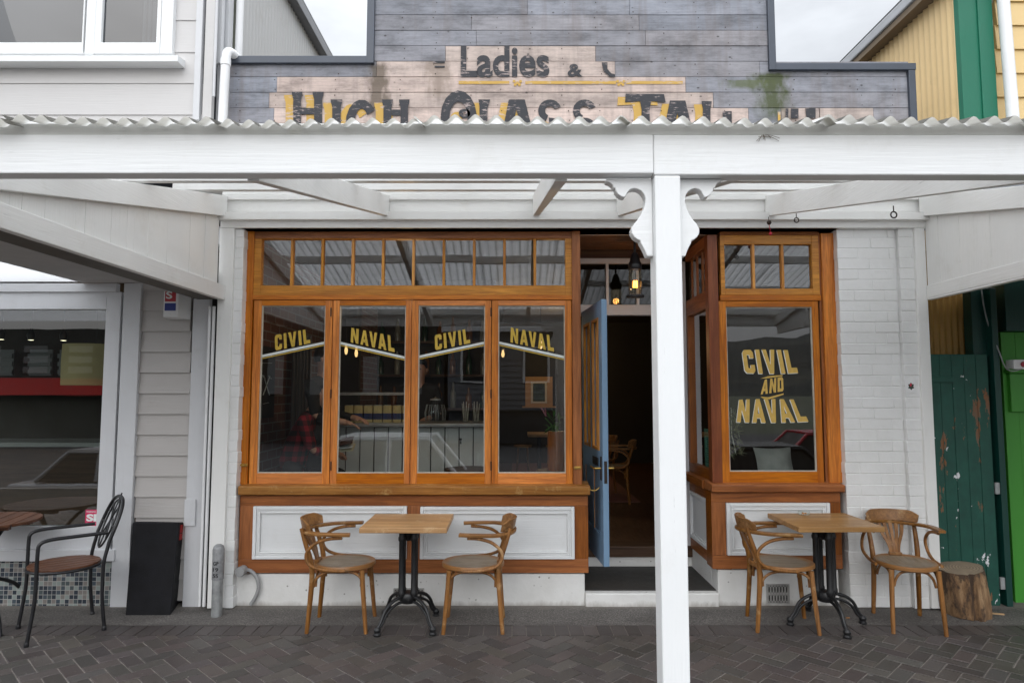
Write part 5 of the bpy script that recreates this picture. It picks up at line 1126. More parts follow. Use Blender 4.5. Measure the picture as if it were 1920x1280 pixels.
mc.location = (-3.17,-.42,0); mc.rotation_euler = (0,0,R(222)); tag(mc, 'black tubular metal armchair with a round dark slatted seat in front of the mosaic tiles', 'chair')
rt = empty('slatted_table', (0,0,0)); m = MB()
for i in range(8):
    y0, y1 = -.36+i*.0905, -.36+i*.0905+.083; ys_ = [y0+(y1-y0)*k/4 for k in range(5)]; xs = lambda y: math.sqrt(max(.0008, .36**2-y*y)); m.prismz([(xs(y), y) for y in ys_]+[(-xs(y), y) for y in ys_[::-1]], .715, .735)
part('tabletop', m, 'slat', rt, bevel=.003)
m = MB(); m.box(-.03,.03,-.31,.31,.69,.7145); m.box(-.22,-.17,-.25,.25,.69,.7145); m.box(.17,.22,-.25,.25,.69,.7145); part('batten', m, 'slat', rt, bevel=.003)
for a in (40, 160, 280):
    m = MB(); dx, dy = math.cos(R(a)), math.sin(R(a)); m.tube([(dx*q.x, dy*q.x, q.y) for q in smoothpts([(.24,.69,0),(.12,.58,0),(.05,.44,0),(.10,.30,0),(.30,.22,0),(.40,.12,0),(.44,0,0)], 3)], .014, 10); part('leg', m, 'black_metal', rt, smooth=50)
m = MB(); m.tube([(.08*math.cos(2*math.pi*i/20), .08*math.sin(2*math.pi*i/20), .44) for i in range(20)], .009, 7, True); part('leg_ring', m, 'black_metal', rt, smooth=50)
rt.location = (-3.86,-.30,0); rt.rotation_euler = (0,0,R(-75)); tag(rt, 'round dark slatted timber table on curved black legs at the left picture edge', 'table')

# ================================================================== porch lamp
p = P(1191, 530, .32); pl_ = thing('porch_lantern', 'black caged jar lantern with a glowing filament bulb hanging in the bar porch', 'lantern', (p.x, .32, zc)); X, Y = p.x, .32
zb2 = P(1191, 553, .32).z; zt_ = P(1191, 503, .32).z; zcap = P(1191, 485, .32).z
m = MB(); m.tube([(X,Y,zcap+.05),(X,Y,zc-.001)], .010, 8); part('stem', m, 'black_metal', pl_)
m = MB(); m.lathe([(.052,zt_-.012),(.060,zt_),(.058,zt_+.035),(.044,zt_+.06),(.036,zcap+.02),(.020,zcap+.05),(.0,zcap+.055)], 18, (X,Y,0)); part('cap', m, 'black_metal', pl_, smooth=40)
m = MB(); m.lathe([(.050,zt_-.012),(.055,zt_-.05),(.055,zb2+.045),(.045,zb2+.008)], 18, (X,Y,0)); part('glass_jar', m, glassmat('lantern_glass', 1.0, .02, (.92,.85,.7)), pl_, smooth=40)
m = MB(); m.lathe([(.045,zb2),(.075,zb2-.004),(.075,zb2-.018),(.04,zb2-.02)], 18, (X,Y,0))
for k in range(4): a = R(45+90*k); m.tube([(X+.060*math.cos(a), Y+.060*math.sin(a), zb2-.005), (X+.060*math.cos(a), Y+.060*math.sin(a), zt_)], .003, 6)
part('cage', m, 'black_metal', pl_)
zf = P(1191, 533, .32).z; m = MB()
for k in range(6): a = 2*math.pi*k/6; m.tube([(X+.017*math.cos(a), Y+.017*math.sin(a), zf-.028), (X+.014*math.cos(a), Y+.014*math.sin(a), zf+.030)], .0034, 6)
part('filament', m, 'bulb', pl_)
ld = bpy.data.lights.new('lantern_light', 'POINT'); ld.energy = 1.6; ld.color = (1, .5, .16); ld.shadow_soft_size = .03; lo = bpy.data.objects.new('lantern_light', ld); COL.objects.link(lo); lo.location = (X, Y, zf); 

# ================================================================== inside the bar
bc = thing('bar_counter', 'grey panelled bar counter seen through the second and third casement windows', 'counter', (-1.0, 1.6, .3))
YC = 1.36; xl, xr = P(622, 800, YC).x, P(914, 800, YC).x; n = 11
for i in range(n):
    b = MB(); b.box(xl+(xr-xl)*i/n+.005, xl+(xr-xl)*(i+1)/n-.005, YC, YC+.02, .3, 1.325); part('panel', b, 'grey_panel', bc, bevel=.004)
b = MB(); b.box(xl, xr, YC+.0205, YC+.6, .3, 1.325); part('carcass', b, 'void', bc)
b = MB(); b.box(xl-.02, xr+.03, YC-.07, YC+.62, 1.326, 1.362); part('top', b, plain('zinc_bar_top', (.36,.37,.38), .35, .4, .2, 8, .1), bc, bevel=.008)
kh = P(864, 825, YC).z; kx = P(864, 825, YC).x; m = MB(); m.lathe([(.012,-.0),(.012,.006),(.0,.007)], 10, (kx,YC-.001,kh+.01), Matrix.Rotation(R(90),4,'X')); m.prism([(kx-.007,kh-.035),(kx+.007,kh-.035),(kx+.004,kh+.003),(kx-.004,kh+.003)], YC-.006, YC-.001); part('keyhole', m, 'black_iron', bc)
ZB = 1.363
fr = thing('glass_display_case', 'low grey-framed glass case on the bar counter around the blue-banded tins', 'display case', (-1.2, 1.5, ZB)); zt2_ = P(700, 738, 1.46).z; a, c = P(632,780,1.46).x, P(766,780,1.46).x
m = MB(); m.box(a, c, 1.45, 1.47, zt2_-.014, zt2_+.014); m.box(a, a+.02, 1.45, 1.47, ZB, zt2_-.0145); m.box(c-.02, c, 1.45, 1.47, ZB, zt2_-.0145); m.box(a, c, 1.70, 1.72, zt2_-.014, zt2_+.014); part('frame', m, 'galv', fr)
b = MB(); b.box(a+.02, c-.02, 1.457, 1.461, ZB, zt2_-.015); part('pane', b, 'glass_clear', fr)
M['tin'] = plain('tan_tin_label', (.72,.56,.27), .5, 0, .2, 30, .1); M['tinblue'] = plain('blue_tin_band', (.02,.035,.16), .5)
tin = None; names = ['leftmost','second','third','fourth','fifth','sixth','rightmost']
for i in range(7):
    x0 = P(646+18.1*i, 780, 1.50).x; z1 = P(700, 759, 1.5).z
    if tin is None:
        tin = empty('tin', (x0, 1.5, ZB)); m = MB(); wd_ = .082; m.box(x0, x0+wd_, 1.5, 1.58, ZB, z1-.006); part('body', m, 'tin', tin, bevel=.004); m = MB(); zb3, zb4 = P(700,786,1.5).z, P(700,774.5,1.5).z; m.box(x0-.001, x0+wd_+.001, 1.4985, 1.5805, zb3, zb4); part('label_band', m, 'tinblue', tin); m = MB(); m.box(x0+.004, x0+wd_-.004, 1.504, 1.576, z1-.0058, z1); part('lid', m, 'galv', tin); o = tin
    else: o = copy_tree(tin); o.location = (x0, 1.5, ZB)
    tag(o, names[i]+' of seven tan tins with a blue band in a row on the bar counter', 'tin', 'tan and blue tins on the bar')
# jars with straws, glass dome on the bar
for i, px in enumerate((873, 893)):
    p = P(px, 795, 1.5); o = thing('straw_jar', ['glass jar of straws on the bar, nearer the big glass jar', 'glass jar of straws on the bar, close to the right end of the counter'][i], 'jar', (p.x, 1.5, ZB), 0, 'straw jars on the bar'); m = MB(); m.lathe([(.040,ZB),(.046,ZB+.15),(.044,ZB+.15),(.038,ZB+.006)], 14, (p.x,1.5,0)); part('glass', m, 'glass_clear', o, smooth=40)
    for k in range(7): m = MB(); a = 2*math.pi*k/7; m.tube([(p.x+.02*math.cos(a),1.5+.02*math.sin(a),ZB+.01),(p.x+.036*math.cos(a+.5),1.5+.036*math.sin(a+.5),ZB+.19+.01*(k % 3))], .003, 5); part('straw', m, 'bead', o)
p = P(816, 795, 1.55); o = thing('glass_jar', 'big ribbed glass jar on the bar counter below the left framed window', 'jar', (p.x, 1.55, ZB)); m = MB(); m.lathe([(.07,ZB),(.10,ZB+.02),(.105,ZB+.10),(.085,ZB+.18),(.05,ZB+.205),(.05,ZB+.22)], 20, (p.x,1.55,0)); part('glass', m, 'glass_clear', o, smooth=40)
for k in range(9): a = 2*math.pi*k/9; m = MB(); m.tube([(p.x+.102*math.cos(a),1.55+.102*math.sin(a),ZB+.02),(p.x+.107*math.cos(a),1.55+.107*math.sin(a),ZB+.10),(p.x+.087*math.cos(a),1.55+.087*math.sin(a),ZB+.18)], .004, 5); part('rib', m, 'galv', o)
m = MB(); m.lathe([(.055,ZB+.221),(.055,ZB+.235),(.012,ZB+.245),(.0,ZB+.26)], 14, (p.x,1.55,0)); part('lid', m, 'galv', o, smooth=40)
sh = thing('back_bar_shelf', 'dark back bar shelves behind the counter in the second casement window', 'shelf', (-1.0, 2.8, .3))
for z_ in (1.45, 1.85, 2.25): b = MB(); b.box(-1.66, -.22, 2.72, 2.945, z_, z_+.03); part('board', b, 'dark_wood', sh)
bt = None; rb = random.Random(8); cols = ['amber','dark green','clear']; k = 0
bm_ = {'amber': plain('amber_glass_bottle', (.16,.06,.012), .15), 'green': plain('green_glass_bottle', (.012,.045,.02), .15), 'pale': plain('pale_glass_bottle', (.22,.23,.2), .15)}
where = {1.48: 'bottom', 1.88: 'middle', 2.28: 'top'}; ordn = ['left end','second place','third place','fourth place','fifth place','sixth place','seventh place','right end']
for z_ in (1.48, 1.88, 2.28):
    for j in range(8):
        cn = ['amber','green','pale'][rb.randrange(3)]; x = -1.58+j*.175+rb.uniform(-.02,.02); h = rb.uniform(.24,.32); m = MB(); r_ = rb.uniform(.033,.042)
        m.lathe([(r_,z_),(r_,z_+h*.58),(r_*.45,z_+h*.72),(r_*.36,z_+h*.97),(.0,z_+h)], 12, (x,2.82,0)); o = m.build('bottle', bm_[cn], smooth=40); tag(o, f'{cn} bottle at the {ordn[j]} on the {where[z_]} back bar shelf', 'bottle', 'bottles on the back bar shelves')
for i, (px, py, Y, lb) in enumerate(((668,662,2.6,'bare warm bulb over the back bar shelves in the second casement window'),(649,657,2.5,'dim warm bulb left of the back bar bulb'),(816,658,5,'warm filament bulb by the first letter of the third window'),(831,662,6,'warm filament bulb under the middle of the third window lettering'),(844,672,5.5,'lowest warm filament bulb in the third window'),(943,664,5,'warm filament bulb in the fourth window left of the plant'),(1014,648,4,'small bright bulb behind the last letters of the fourth window'))):
    p = P(px, py, Y); o = thing('pendant_bulb', lb, 'bulb', tuple(p), 0, 'filament bulbs inside the bar'); r_ = .02 if Y < 3 else .026
    m = MB(); m.lathe([(.0,-.05),(r_*.7,-.035),(r_,0),(r_*.6,.045),(.014,.07)], 12, p); part('bulb', m, 'bulb_soft', o, smooth=60); m = MB(); m.tube([p+Vector((0,0,.07)), Vector((p.x,p.y,3.05))], .004, 5); m.lathe([(.016,.065),(.016,.10),(.0,.105)], 10, p); part('cord', m, 'black_metal', o)
for i, (X, Y) in enumerate(((-.95,.75),(.75,6.4),(-.2,4.6),(-4.6,2.0))):  # first two are added fill for counter front and back wall, no bulb there
    ld = bpy.data.lights.new('bulb_light', 'POINT'); ld.energy = (8, 14, 4, 1.3)[i]; ld.color = (1,.62,.3); ld.shadow_soft_size = .06; lo = bpy.data.objects.new('bulb_light', ld); COL.objects.link(lo); lo.location = (X, Y, 2.45)
fw = None
for i, (px, lb) in enumerate((((795,706,839,760), 'small timber-framed window on the back wall of the bar, left one'), ((985,706,1036,764), 'small timber-framed window on the back wall of the bar, right one above the table'))):
    Y = IY1-.03; X0, X1, Z0, Z1 = RX(*px, Y); o = thing('framed_window', lb, 'window', (X0, Y, Z0), 0, 'framed windows on the back wall'); w_ = (X1-X0); h = Z1-Z0
    b = MB(); b.frame(X0, X1, Z0+.03, Z1, X0+w_*.2, X1-w_*.2, Z0+h*.14, Z1-h*.16, Y-.02, Y+.02); b.box(X0-.06, X1+.06, Y-.05, Y+.02, Z0, Z0+.0295); part('frame', b, plain('raw_pine_frame', (.62,.40,.22), .6) if i == 0 else bpy.data.materials['raw_pine_frame'], o)
    b = MB(); b.frame(X0+w_*.205, X1-w_*.205, Z0+h*.145, Z1-h*.165, X0+w_*.28, X1-w_*.28, Z0+h*.2, Z1-h*.22, Y-.012, Y+.015); part('sash', b, 'white_pvc', o)
    b = MB(); b.box(X0+w_*.281, X1-w_*.281, Y+.002, Y+.006, Z0+h*.201, Z1-h*.221); part('pane', b, plain('dusky_green_pane', (.05,.075,.03), .15, 0, .6, 5, 0) if i == 0 else bpy.data.materials['dusky_green_pane'], o)
o = thing('red_tile_floor', 'red brick tile patch on the floor by the fourth casement window', 'floor'); o.name = 'brick_floor'; b = MB(); b.box(.0, 1.6, 3.2, 7.8, .301, .306); part('tiles', b, plain('red_tile', (.25,.11,.09), .6, 0, .3, 15, .3), o)
pt = P(1011, 814, 4.6); o = thing('bar_table', 'small wooden table at the back of the bar in the fourth casement window', 'table', (pt.x, 4.6, .306)); b = MB(); b.box(pt.x-.17, pt.x+.17, 4.3, 4.9, pt.z-.02, pt.z+.02); part('tabletop', b, 'ttop', o, bevel=.004)
m = MB(); m.tube([(pt.x,4.6,.40),(pt.x,4.6,pt.z-.02)], .03, 10); m.tube(smoothpts([(pt.x-.24,4.6,.32),(pt.x-.12,4.6,.44),(pt.x,4.6,.50),(pt.x+.12,4.6,.44),(pt.x+.24,4.6,.32)], 2), .016, 8); part('pedestal', m, 'black_iron', o)
for i, (px, py, lb) in enumerate(((980,836,'low wooden stool left of the small back table'),(1040,836,'low wooden stool right of the small back table'))):
    p = P(px, py, 4.5); o = thing('stool', lb, 'stool', (p.x, 4.5, .306), 0, 'stools at the back table'); m = MB(); m.lathe([(.0,p.z-.015),(.13,p.z-.012),(.13,p.z+.012),(.0,p.z+.015)], 16, (p.x,4.5,0)); part('seat', m, 'ttop', o, smooth=40)
    for k in range(4): a = R(45+90*k); m = MB(); m.tube([(p.x+.14*math.cos(a),4.5+.14*math.sin(a),.306),(p.x+.09*math.cos(a),4.5+.09*math.sin(a),p.z-.012)], .014, 8); part('leg', m, 'bent', o)
p = P(878, 880, .62); o = thing('round_bar_table', 'dark round table top just inside the third casement window', 'table', (p.x, .62, .3)); m = MB(); m.lathe([(.0,p.z-.015),(.2,p.z-.012),(.205,p.z+.004),(.2,p.z+.012),(.0,p.z+.012)], 28, (p.x,.62,0)); part('tabletop', m, 'dark_wood', o, smooth=40); m = MB(); m.lathe([(.16,.301),(.05,.33),(.025,.36),(.025,p.z-.016)], 16, (p.x,.62,0)); part('pedestal', m, 'black_iron', o, smooth=40)
# protea in a rough timber planter
pp_ = P(1044, 845, .52); o = thing('wooden_planter', 'rough brown timber planter just inside the fourth casement window', 'planter', (pp_.x, .52, .3)); m = MB(); zt_p = P(1044, 808, .52).z; m.lathe([(.085,.3),(.08,zt_p-.05),(.075,zt_p),(.06,zt_p),(.0,zt_p-.01)], 14, (pp_.x,.52,0)); part('body', m, 'rustZ', o, smooth=40); b = MB(); b.box(pp_.x-.17, pp_.x+.13, .40, .64, .301, P(1044,881,.52).z); part('foot', b, 'dark_wood', o)
M['leaf'] = plain('green_leaf', (.06,.17,.03), .45, 0, .5, 12, .1); fl_ = thing('protea_flower', 'pink protea bloom with broad green leaves in the timber planter', 'plant', (pp_.x, .52, zt_p))
m = MB(); rp = random.Random(2); m.tube([(pp_.x,.52,zt_p-.05),(pp_.x-.05,.50,zt_p+.06),P(1022,783,.5)], .006, 6); part('stem', m, 'leaf', fl_)
m = MB(); c0 = P(1024, 780, .5)
for k in range(26):
    a = rp.uniform(0,6.28); b_ = rp.uniform(.2,1); tip = c0+Vector((math.cos(a)*.035*b_-.03, math.sin(a)*.035*b_, .065+.02*rp.random())); s_ = Vector((math.sin(a), -math.cos(a), 0))*.008; m.add([c0-s_, c0+s_, tip], [(0,1,2)])
part('bloom', m, plain('pink_petal', (.50,.20,.25), .6), fl_, fixn=False)
m = MB()
for k in range(34):
    o0 = Vector((pp_.x+rp.uniform(-.06,.03), .52+rp.uniform(-.04,.04), zt_p+rp.uniform(0,.12))); d_ = Vector((rp.uniform(-1,1), rp.uniform(-1,.6), rp.uniform(-.5,1.1))).normalized()*rp.uniform(.06,.13); sd_ = d_.cross(Vector((0,0,1))).normalized()*.014; up_ = Vector((0,0,.008))
    m.add([o0, o0+d_*.5-sd_+up_, o0+d_, o0+d_*.5+sd_+up_], [(0,1,2),(0,2,3)])
part('leaves', m, 'leaf', fl_, fixn=False)
# notice, dried plant, cushion in the right window
yN0, yN1 = T+.16, T+.42; zN0, zN1 = P(1325,882,.2).z, P(1325,806,.2).z; o = thing('green_notice', 'pale green printed notice taped inside the side window next to the porch', 'notice', (XW+.05, yN0, zN0)); b = MB(); b.box(XW+.05, XW+.052, yN0, yN1, zN0, zN1); part('sheet', b, plain('pale_green_paper', (.25,.62,.47), .7), o)
m = MB()
for k in range(13): zz = zN1-.05-k*.019; m.box(XW+.0485, XW+.0497, yN0+.03, yN1-.03-.06*rp.random(), zz-.003, zz+.003)
m.box(XW+.0485, XW+.0497, (yN0+yN1)/2-.02, (yN0+yN1)/2+.02, zN1-.04, zN1-.02); part('printed_line', m, plain('notice_ink', (.06,.2,.15), .8), o)
o0 = P(1372, 815, .22); dp = thing('dried_plant', 'bunch of dried grey green foliage hanging inside the left edge of the gold-lettered single window', 'plant', tuple(o0)); m = MB()
for k in range(150):
    a0 = o0+Vector((rp.uniform(-.03,.07), rp.uniform(-.03,.06), rp.uniform(-.16,.20))); d_ = Vector((rp.uniform(-.3,1), rp.uniform(-.6,.6), rp.uniform(-1,.5))).normalized()*rp.uniform(.03,.075); s_ = d_.cross(Vector((0,1,.2))).normalized()*.004; m.add([a0-s_, a0+s_, a0+d_], [(0,1,2)])
m2 = MB(); m2.tube([o0+Vector((.0,0,.22)), o0, o0+Vector((.03,0,-.15))], .004, 5); part('stem', m2, 'bead', dp); part('foliage', m, plain('dry_sage_leaf', (.20,.20,.12), .8, 0, .5, 20, 0), dp, fixn=False)
o0 = P(1452, 868, .42); cu_ = thing('cushion', 'pale grey cushion propped on the bench inside the gold-lettered single window', 'cushion', (o0.x, .42, o0.z-.1)); m = MB(); n = 12; vs = []
for i in range(n+1):
    for j in range(n+1):
        u, v = i/n*2-1, j/n*2-1; th = .05*(1-u**4)*(1-v**4)**.5 if abs(v) < 1 else 0; k_ = 1-.10*(1-u*u) if abs(v) > .5 else 1
        vs.append((o0.x+u*.16*(1-.08*(1-v*v)), .42-th+v*.05, o0.z+.0+v*.13*(1-.08*(1-u*u))))
m.add(vs, [(i*(n+1)+j, (i+1)*(n+1)+j, (i+1)*(n+1)+j+1, i*(n+1)+j+1) for i in range(n) for j in range(n)]); N_ = len(vs); m.add([(x, .84-y+2*0+(.0), z) if False else (x, .42+(.42-y)+2*((z-o0.z)/.13*.05), z) for x, y, z in vs], [(i*(n+1)+j, i*(n+1)+j+1, (i+1)*(n+1)+j+1, (i+1)*(n+1)+j) for i in range(n) for j in range(n)])
part('cover', m, plain('grey_linen', (.33,.32,.30), .9, 0, .2, 8, .4, 200), cu_, smooth=60)
bn = thing('window_bench', 'timber bench inside the gold-lettered single window under the cushion', 'bench', (2.2, .5, .3)); b = MB(); zb5 = o0.z-.135; b.box(XW+.1, 2.6, .26, .70, zb5-.04, zb5); part('seat', b, 'dark_wood', bn); b = MB(); b.box(XW+.12, 2.58, .30, .66, .301, zb5-.041); part('base', b, 'void', bn)
# stacked bentwood chairs glimpsed in the dark doorway
for i, (x, y, rz) in enumerate(((1.25,3.2,170),(1.15,4.0,200))):
    o = copy_tree(proto); o.location = (x, y, .301); o.rotation_euler = (0,0,R(rz)); tag(o, ['bentwood armchair just inside the dark doorway', 'bentwood armchair further back in the dark doorway'][i], 'chair', 'bentwood chairs inside the bar'); 
# chalk drawing on a dark board at the inner brick wall
cbz = P(525, 722, .9).z; cbx = IX0+.006; ch = thing('chalk_board', 'black chalk board with crossed hammers on the inner brick wall in the first casement window', 'chalkboard', (cbx, 1.0, cbz)); b = MB(); b.box(cbx, cbx+.02, .72, 1.15, cbz-.3, cbz+.36); part('board', b, 'void', ch)
m = MB(); xx = cbx+.0215
for s_ in (-1, 1): m.bar((xx,.93-s_*.08,cbz-.09),(xx,.93+s_*.08,cbz+.09), .002, .012, (1,0,0)); m.bar((xx+.001*s_,.93+s_*.08-.03,cbz+.09+s_*0),(xx+.001*s_,.93+s_*.08+.03,cbz+.09-.03), .002, .018, (1,0,0))
for z_, a_ in ((-.17,.07),(.20,.12),(.27,.1)): m.bar((xx,.93-a_,cbz+z_),(xx,.93+a_,cbz+z_+.01), .002, .010, (1,0,0))
part('chalk_mark', m, 'white_letter', ch)
cur = thing('curtain', 'grey pleated curtain hanging behind the first casement window', 'curtain', (P(558,650,1.5).x, 1.5, 2.3)); m = MB(); cx0 = P(548,650,1.5).x; n = 40
vs = []
for i in range(n+1):
    for z_ in (P(560,665,1.5).z+.2, P(560,740,1.5).z-1.0): vs.append((cx0+.20*i/n, 1.5+.018*math.sin(i*.95), z_))
m.add(vs, [(2*i, 2*i+2, 2*i+3, 2*i+1) for i in range(n)]); part('cloth', m, plain('grey_cloth', (.13,.13,.14), .9), cur, smooth=60)

# ================================================================== people glimpsed behind the glass
def skin_body(name, joints, edges, rootname, mat, parent, sub=2):
    keys = list(joints); me = bpy.data.meshes.new(name); me.from_pydata([joints[k][0] for k in keys], [(keys.index(a), keys.index(b)) for a, b in edges], [])
    o = bpy.data.objects.new(name, me); COL.objects.link(o); me.materials.append(mat); o.parent = parent
    sk = o.modifiers.new('skin', 'SKIN'); sk.use_smooth_shade = True
    d = me.skin_vertices[0].data
    for i, k in enumerate(keys): r_ = joints[k][1]; d[i].radius = (r_, r_) if not isinstance(r_, tuple) else r_; d[i].use_root = (k == rootname)
    ss = o.modifiers.new('sub', 'SUBSURF'); ss.levels = sub; ss.render_levels = sub
    return o
def hand(J, E, wrist, wp, d, palm_n):
    """five separate curled fingers and a thumb growing from WRIST"""
    d = Vector(d).normalized(); pn = Vector(palm_n).normalized(); sd_ = d.cross(pn).normalized(); wp = Vector(wp)
    J[wrist+'palm'] = (wp+d*.055, (.026,.014)); E.append((wrist, wrist+'palm'))
    for i, (o_, l) in enumerate(((-.027,.066),(-.009,.076),(.009,.072),(.026,.056))):
        b0 = wp+d*.085+sd_*o_
        for k, (t_, c_) in enumerate(((0,0),(.5,.012),(1,.036))): J[f'{wrist}f{i}{k}'] = (b0+d*l*t_+pn*c_, .0085-.001*k)
        E += [(wrist+'palm', f'{wrist}f{i}0'), (f'{wrist}f{i}0', f'{wrist}f{i}1'), (f'{wrist}f{i}1', f'{wrist}f{i}2')]
    J[wrist+'t0'] = (wp+d*.04-sd_*.036, .010); J[wrist+'t1'] = (wp+d*.075-sd_*.052+pn*.012, .009); E += [(wrist+'palm', wrist+'t0'), (wrist+'t0', wrist+'t1')]
skinm = plain('skin', (.46,.25,.17), .55, 0, .08, 12, .05); 
def person(label, O, rz, pose, shirt, trousers, hair, scale=1.0):
    root = thing('person', label, 'person', O, rz); J, E = {}, []
    A = lambda k, p, r: J.__setitem__(k, (Vector(p)*scale, r))
    for k, (p, r) in pose.items(): A(k, p, r)
    E += [('pelvis','waist'),('waist','chest'),('chest','neck'),('neck','head0'),('head0','head1'),('head1','head2')]
    for s_ in 'LR': E += [('chest','sh'+s_),('sh'+s_,'el'+s_),('el'+s_,'wr'+s_),('pelvis','hip'+s_),('hip'+s_,'kn'+s_),('kn'+s_,'an'+s_),('an'+s_,'toe'+s_)]
    for s_ in 'LR':
        d = J['wr'+s_][0]-J['el'+s_][0]; hand(J, E, 'wr'+s_, J['wr'+s_][0], d, (0,0,-1) if abs(d.normalized().z) < .8 else (1,0,0))
    slim = {'pelvis','waist','chest','shL','shR','elL','elR','hipL','hipR','knL','knR'}
    JB = {k: (v[0], v[1]*.72 if k in slim else v[1]) for k, v in J.items()}
    skin_body('body', JB, E, 'pelvis', skinm, root)
    def wear(nm, ks, es, k_, mat, rt):
        JJ = {k: (J[k][0], tuple(x*k_ for x in J[k][1]) if isinstance(J[k][1], tuple) else J[k][1]*k_) for k in ks}; skin_body(nm, JJ, es, rt, mat, root)
    wear('shirt', ['pelvis','waist','chest','shL','shR','elL','elR','wL','wR'] if False else ['pelvis','waist','chest','neck','shL','shR','elL','elR'], [('pelvis','waist'),('waist','chest'),('chest','neck'),('chest','shL'),('chest','shR'),('shL','elL'),('shR','elR')], 1.12, shirt, 'pelvis')
    for s_ in 'LR': JJ = {'el': (J['el'+s_][0], J['el'+s_][1]*1.15), 'cuff': (J['el'+s_][0].lerp(J['wr'+s_][0], .9), J['wr'+s_][1]*1.35)}; skin_body('sleeve', JJ, [('el','cuff')], 'el', shirt, root)
    wear('trousers', ['waist','pelvis','hipL','hipR','knL','knR','anL','anR'], [('pelvis','waist'),('pelvis','hipL'),('pelvis','hipR'),('hipL','knL'),('hipR','knR'),('knL','anL'),('knR','anR')], 1.13, trousers, 'pelvis')
    h0, h1, h2 = J['head0'][0], J['head1'][0], J['head2'][0]; f = pose.get('face', None); fdir = Vector(FACE[0])
    m = MB(); c_ = h1+Vector((0,0,.015)); sd_ = fdir.cross(Vector((0,0,1))).normalized()
    prof = [(.0,.125),(.05,.118),(.085,.085),(.098,.03),(.09,-.03)]; n = 16; vs = []
    for r_, z_ in prof:
        for k in range(n): a = 2*math.pi*k/n; v = sd_*math.cos(a)*r_*.92-fdir*(math.sin(a)*r_*1.08+.012); vs.append(c_+v+Vector((0,0,max(z_, .072) if math.sin(a) < -.25 else z_)))
    m.add(vs, [(i*n+k, i*n+(k+1) % n, (i+1)*n+(k+1) % n, (i+1)*n+k) for i in range(4) for k in range(n)]); 
    for v in m.v: pass
    hm = m; Mw = root.matrix_basis
    for i in range(len(hm.v)): hm.v[i] = Mw @ hm.v[i]
    hm.build('hair', hair, root, smooth=60)
    m = MB()
    for s_ in (-1, 1):
        e = Mw @ (h1+fdir*.088+sd_*s_*.032+Vector((0,0,.012))); m.lathe([(.0,-.009),(.011,0),(.0,.009)], 8, e)
    m.build('eyes', M['black_metal'], root)
    m = MB(); a_, b_2, c_2 = (Mw @ (h1+fdir*q+Vector((0,0,z_))) for q, z_ in ((.092,.012),(.122,-.025),(.095,-.034))); w2 = (Mw.to_3x3() @ sd_)*.014; m.add([a_, b_2-w2, b_2+w2, c_2-w2, c_2+w2], [(0,1,2),(1,3,4,2),(0,3,1),(0,2,4),(0,4,3)]); m.build('nose', skinm, root, smooth=60)
    m = MB(); q = Mw @ (h1+fdir*.090+Vector((0,0,-.058))); w3 = (Mw.to_3x3() @ sd_)*.024; m.tube([q-w3, q, q+w3], [.004,.006,.004], 6); m.build('mouth', plain('lips', (.35,.12,.10), .5) if 'lips' not in bpy.data.materials else bpy.data.materials['lips'], root)
    for s_ in (-1, 1): m = MB(); m.lathe([(.0,-.026),(.013,-.01),(.015,.012),(.0,.026)], 8, Mw @ (h1+sd_*s_*.088+Vector((0,0,.0)))); m.build('ear', skinm, root, smooth=60)
    return root
def plaid():
    s = NM('red_and_black_plaid'); sp = s.n('SeparateXYZ', None, i0=s.co()); f = lambda v, k: s.math('GREATER_THAN', s.math('FRACT', s.math('MULTIPLY', v, k)), .5)
    q = s.math('ADD', f(s.math('ADD', sp.outputs[0], sp.outputs[1]), 11.0), f(sp.outputs[2], 11.0)); s.P(Base_Color=s.ramp(s.math('MULTIPLY', q, .5), [(0, (.22,.006,.015)), (.4, (.09,.004,.008)), (.9, (.015,.006,.008))], 'CONSTANT'), Roughness=.9); return s.m
FACE = [(1,0,0)]
sit = {'pelvis':((0,0,.50),.125),'waist':((.05,0,.68),.125),'chest':((.13,0,.92),.135),'neck':((.20,0,1.08),.055),'head0':((.23,0,1.14),.07),'head1':((.25,0,1.22),.088),'head2':((.25,0,1.30),.070),
 'shL':((.14,.19,.99),.06),'elL':((.24,.25,.74),.044),'wrL':((.38,.12,.70),.03),'shR':((.14,-.19,.99),.06),'elR':((.24,-.25,.74),.044),'wrR':((.38,-.11,.70),.03),
 'hipL':((.06,.10,.47),.095),'knL':((.46,.13,.50),.062),'anL':((.46,.13,.09),.042),'toeL':((.62,.14,.04),.036),'hipR':((.06,-.10,.47),.095),'knR':((.46,-.13,.50),.062),'anR':((.46,-.13,.09),.042),'toeR':((.62,-.14,.04),.036)}
person('person in a red and black plaid shirt sitting behind the first casement window', (-2.0,.80,.42), R(8), sit, plaid(), plain('dark_trousers', (.02,.02,.022), .9), plain('dark_hair', (.015,.012,.010), .7))
o = thing('bar_stool', 'dark stool under the person in the red plaid shirt', 'stool', (-2.02,.80,.301)); m = MB(); m.lathe([(.0,.775),(.17,.78),(.17,.81),(.0,.812)], 18, (-2.02,.80,0)); part('seat', m, 'dark_wood', o, smooth=40)
for k in range(4): a = R(45+90*k); m = MB(); m.tube([(-2.02+.16*math.cos(a),.80+.16*math.sin(a),.301),(-2.02+.12*math.cos(a),.80+.12*math.sin(a),.776)], .014, 8); part('leg', m, 'dark_wood', o)
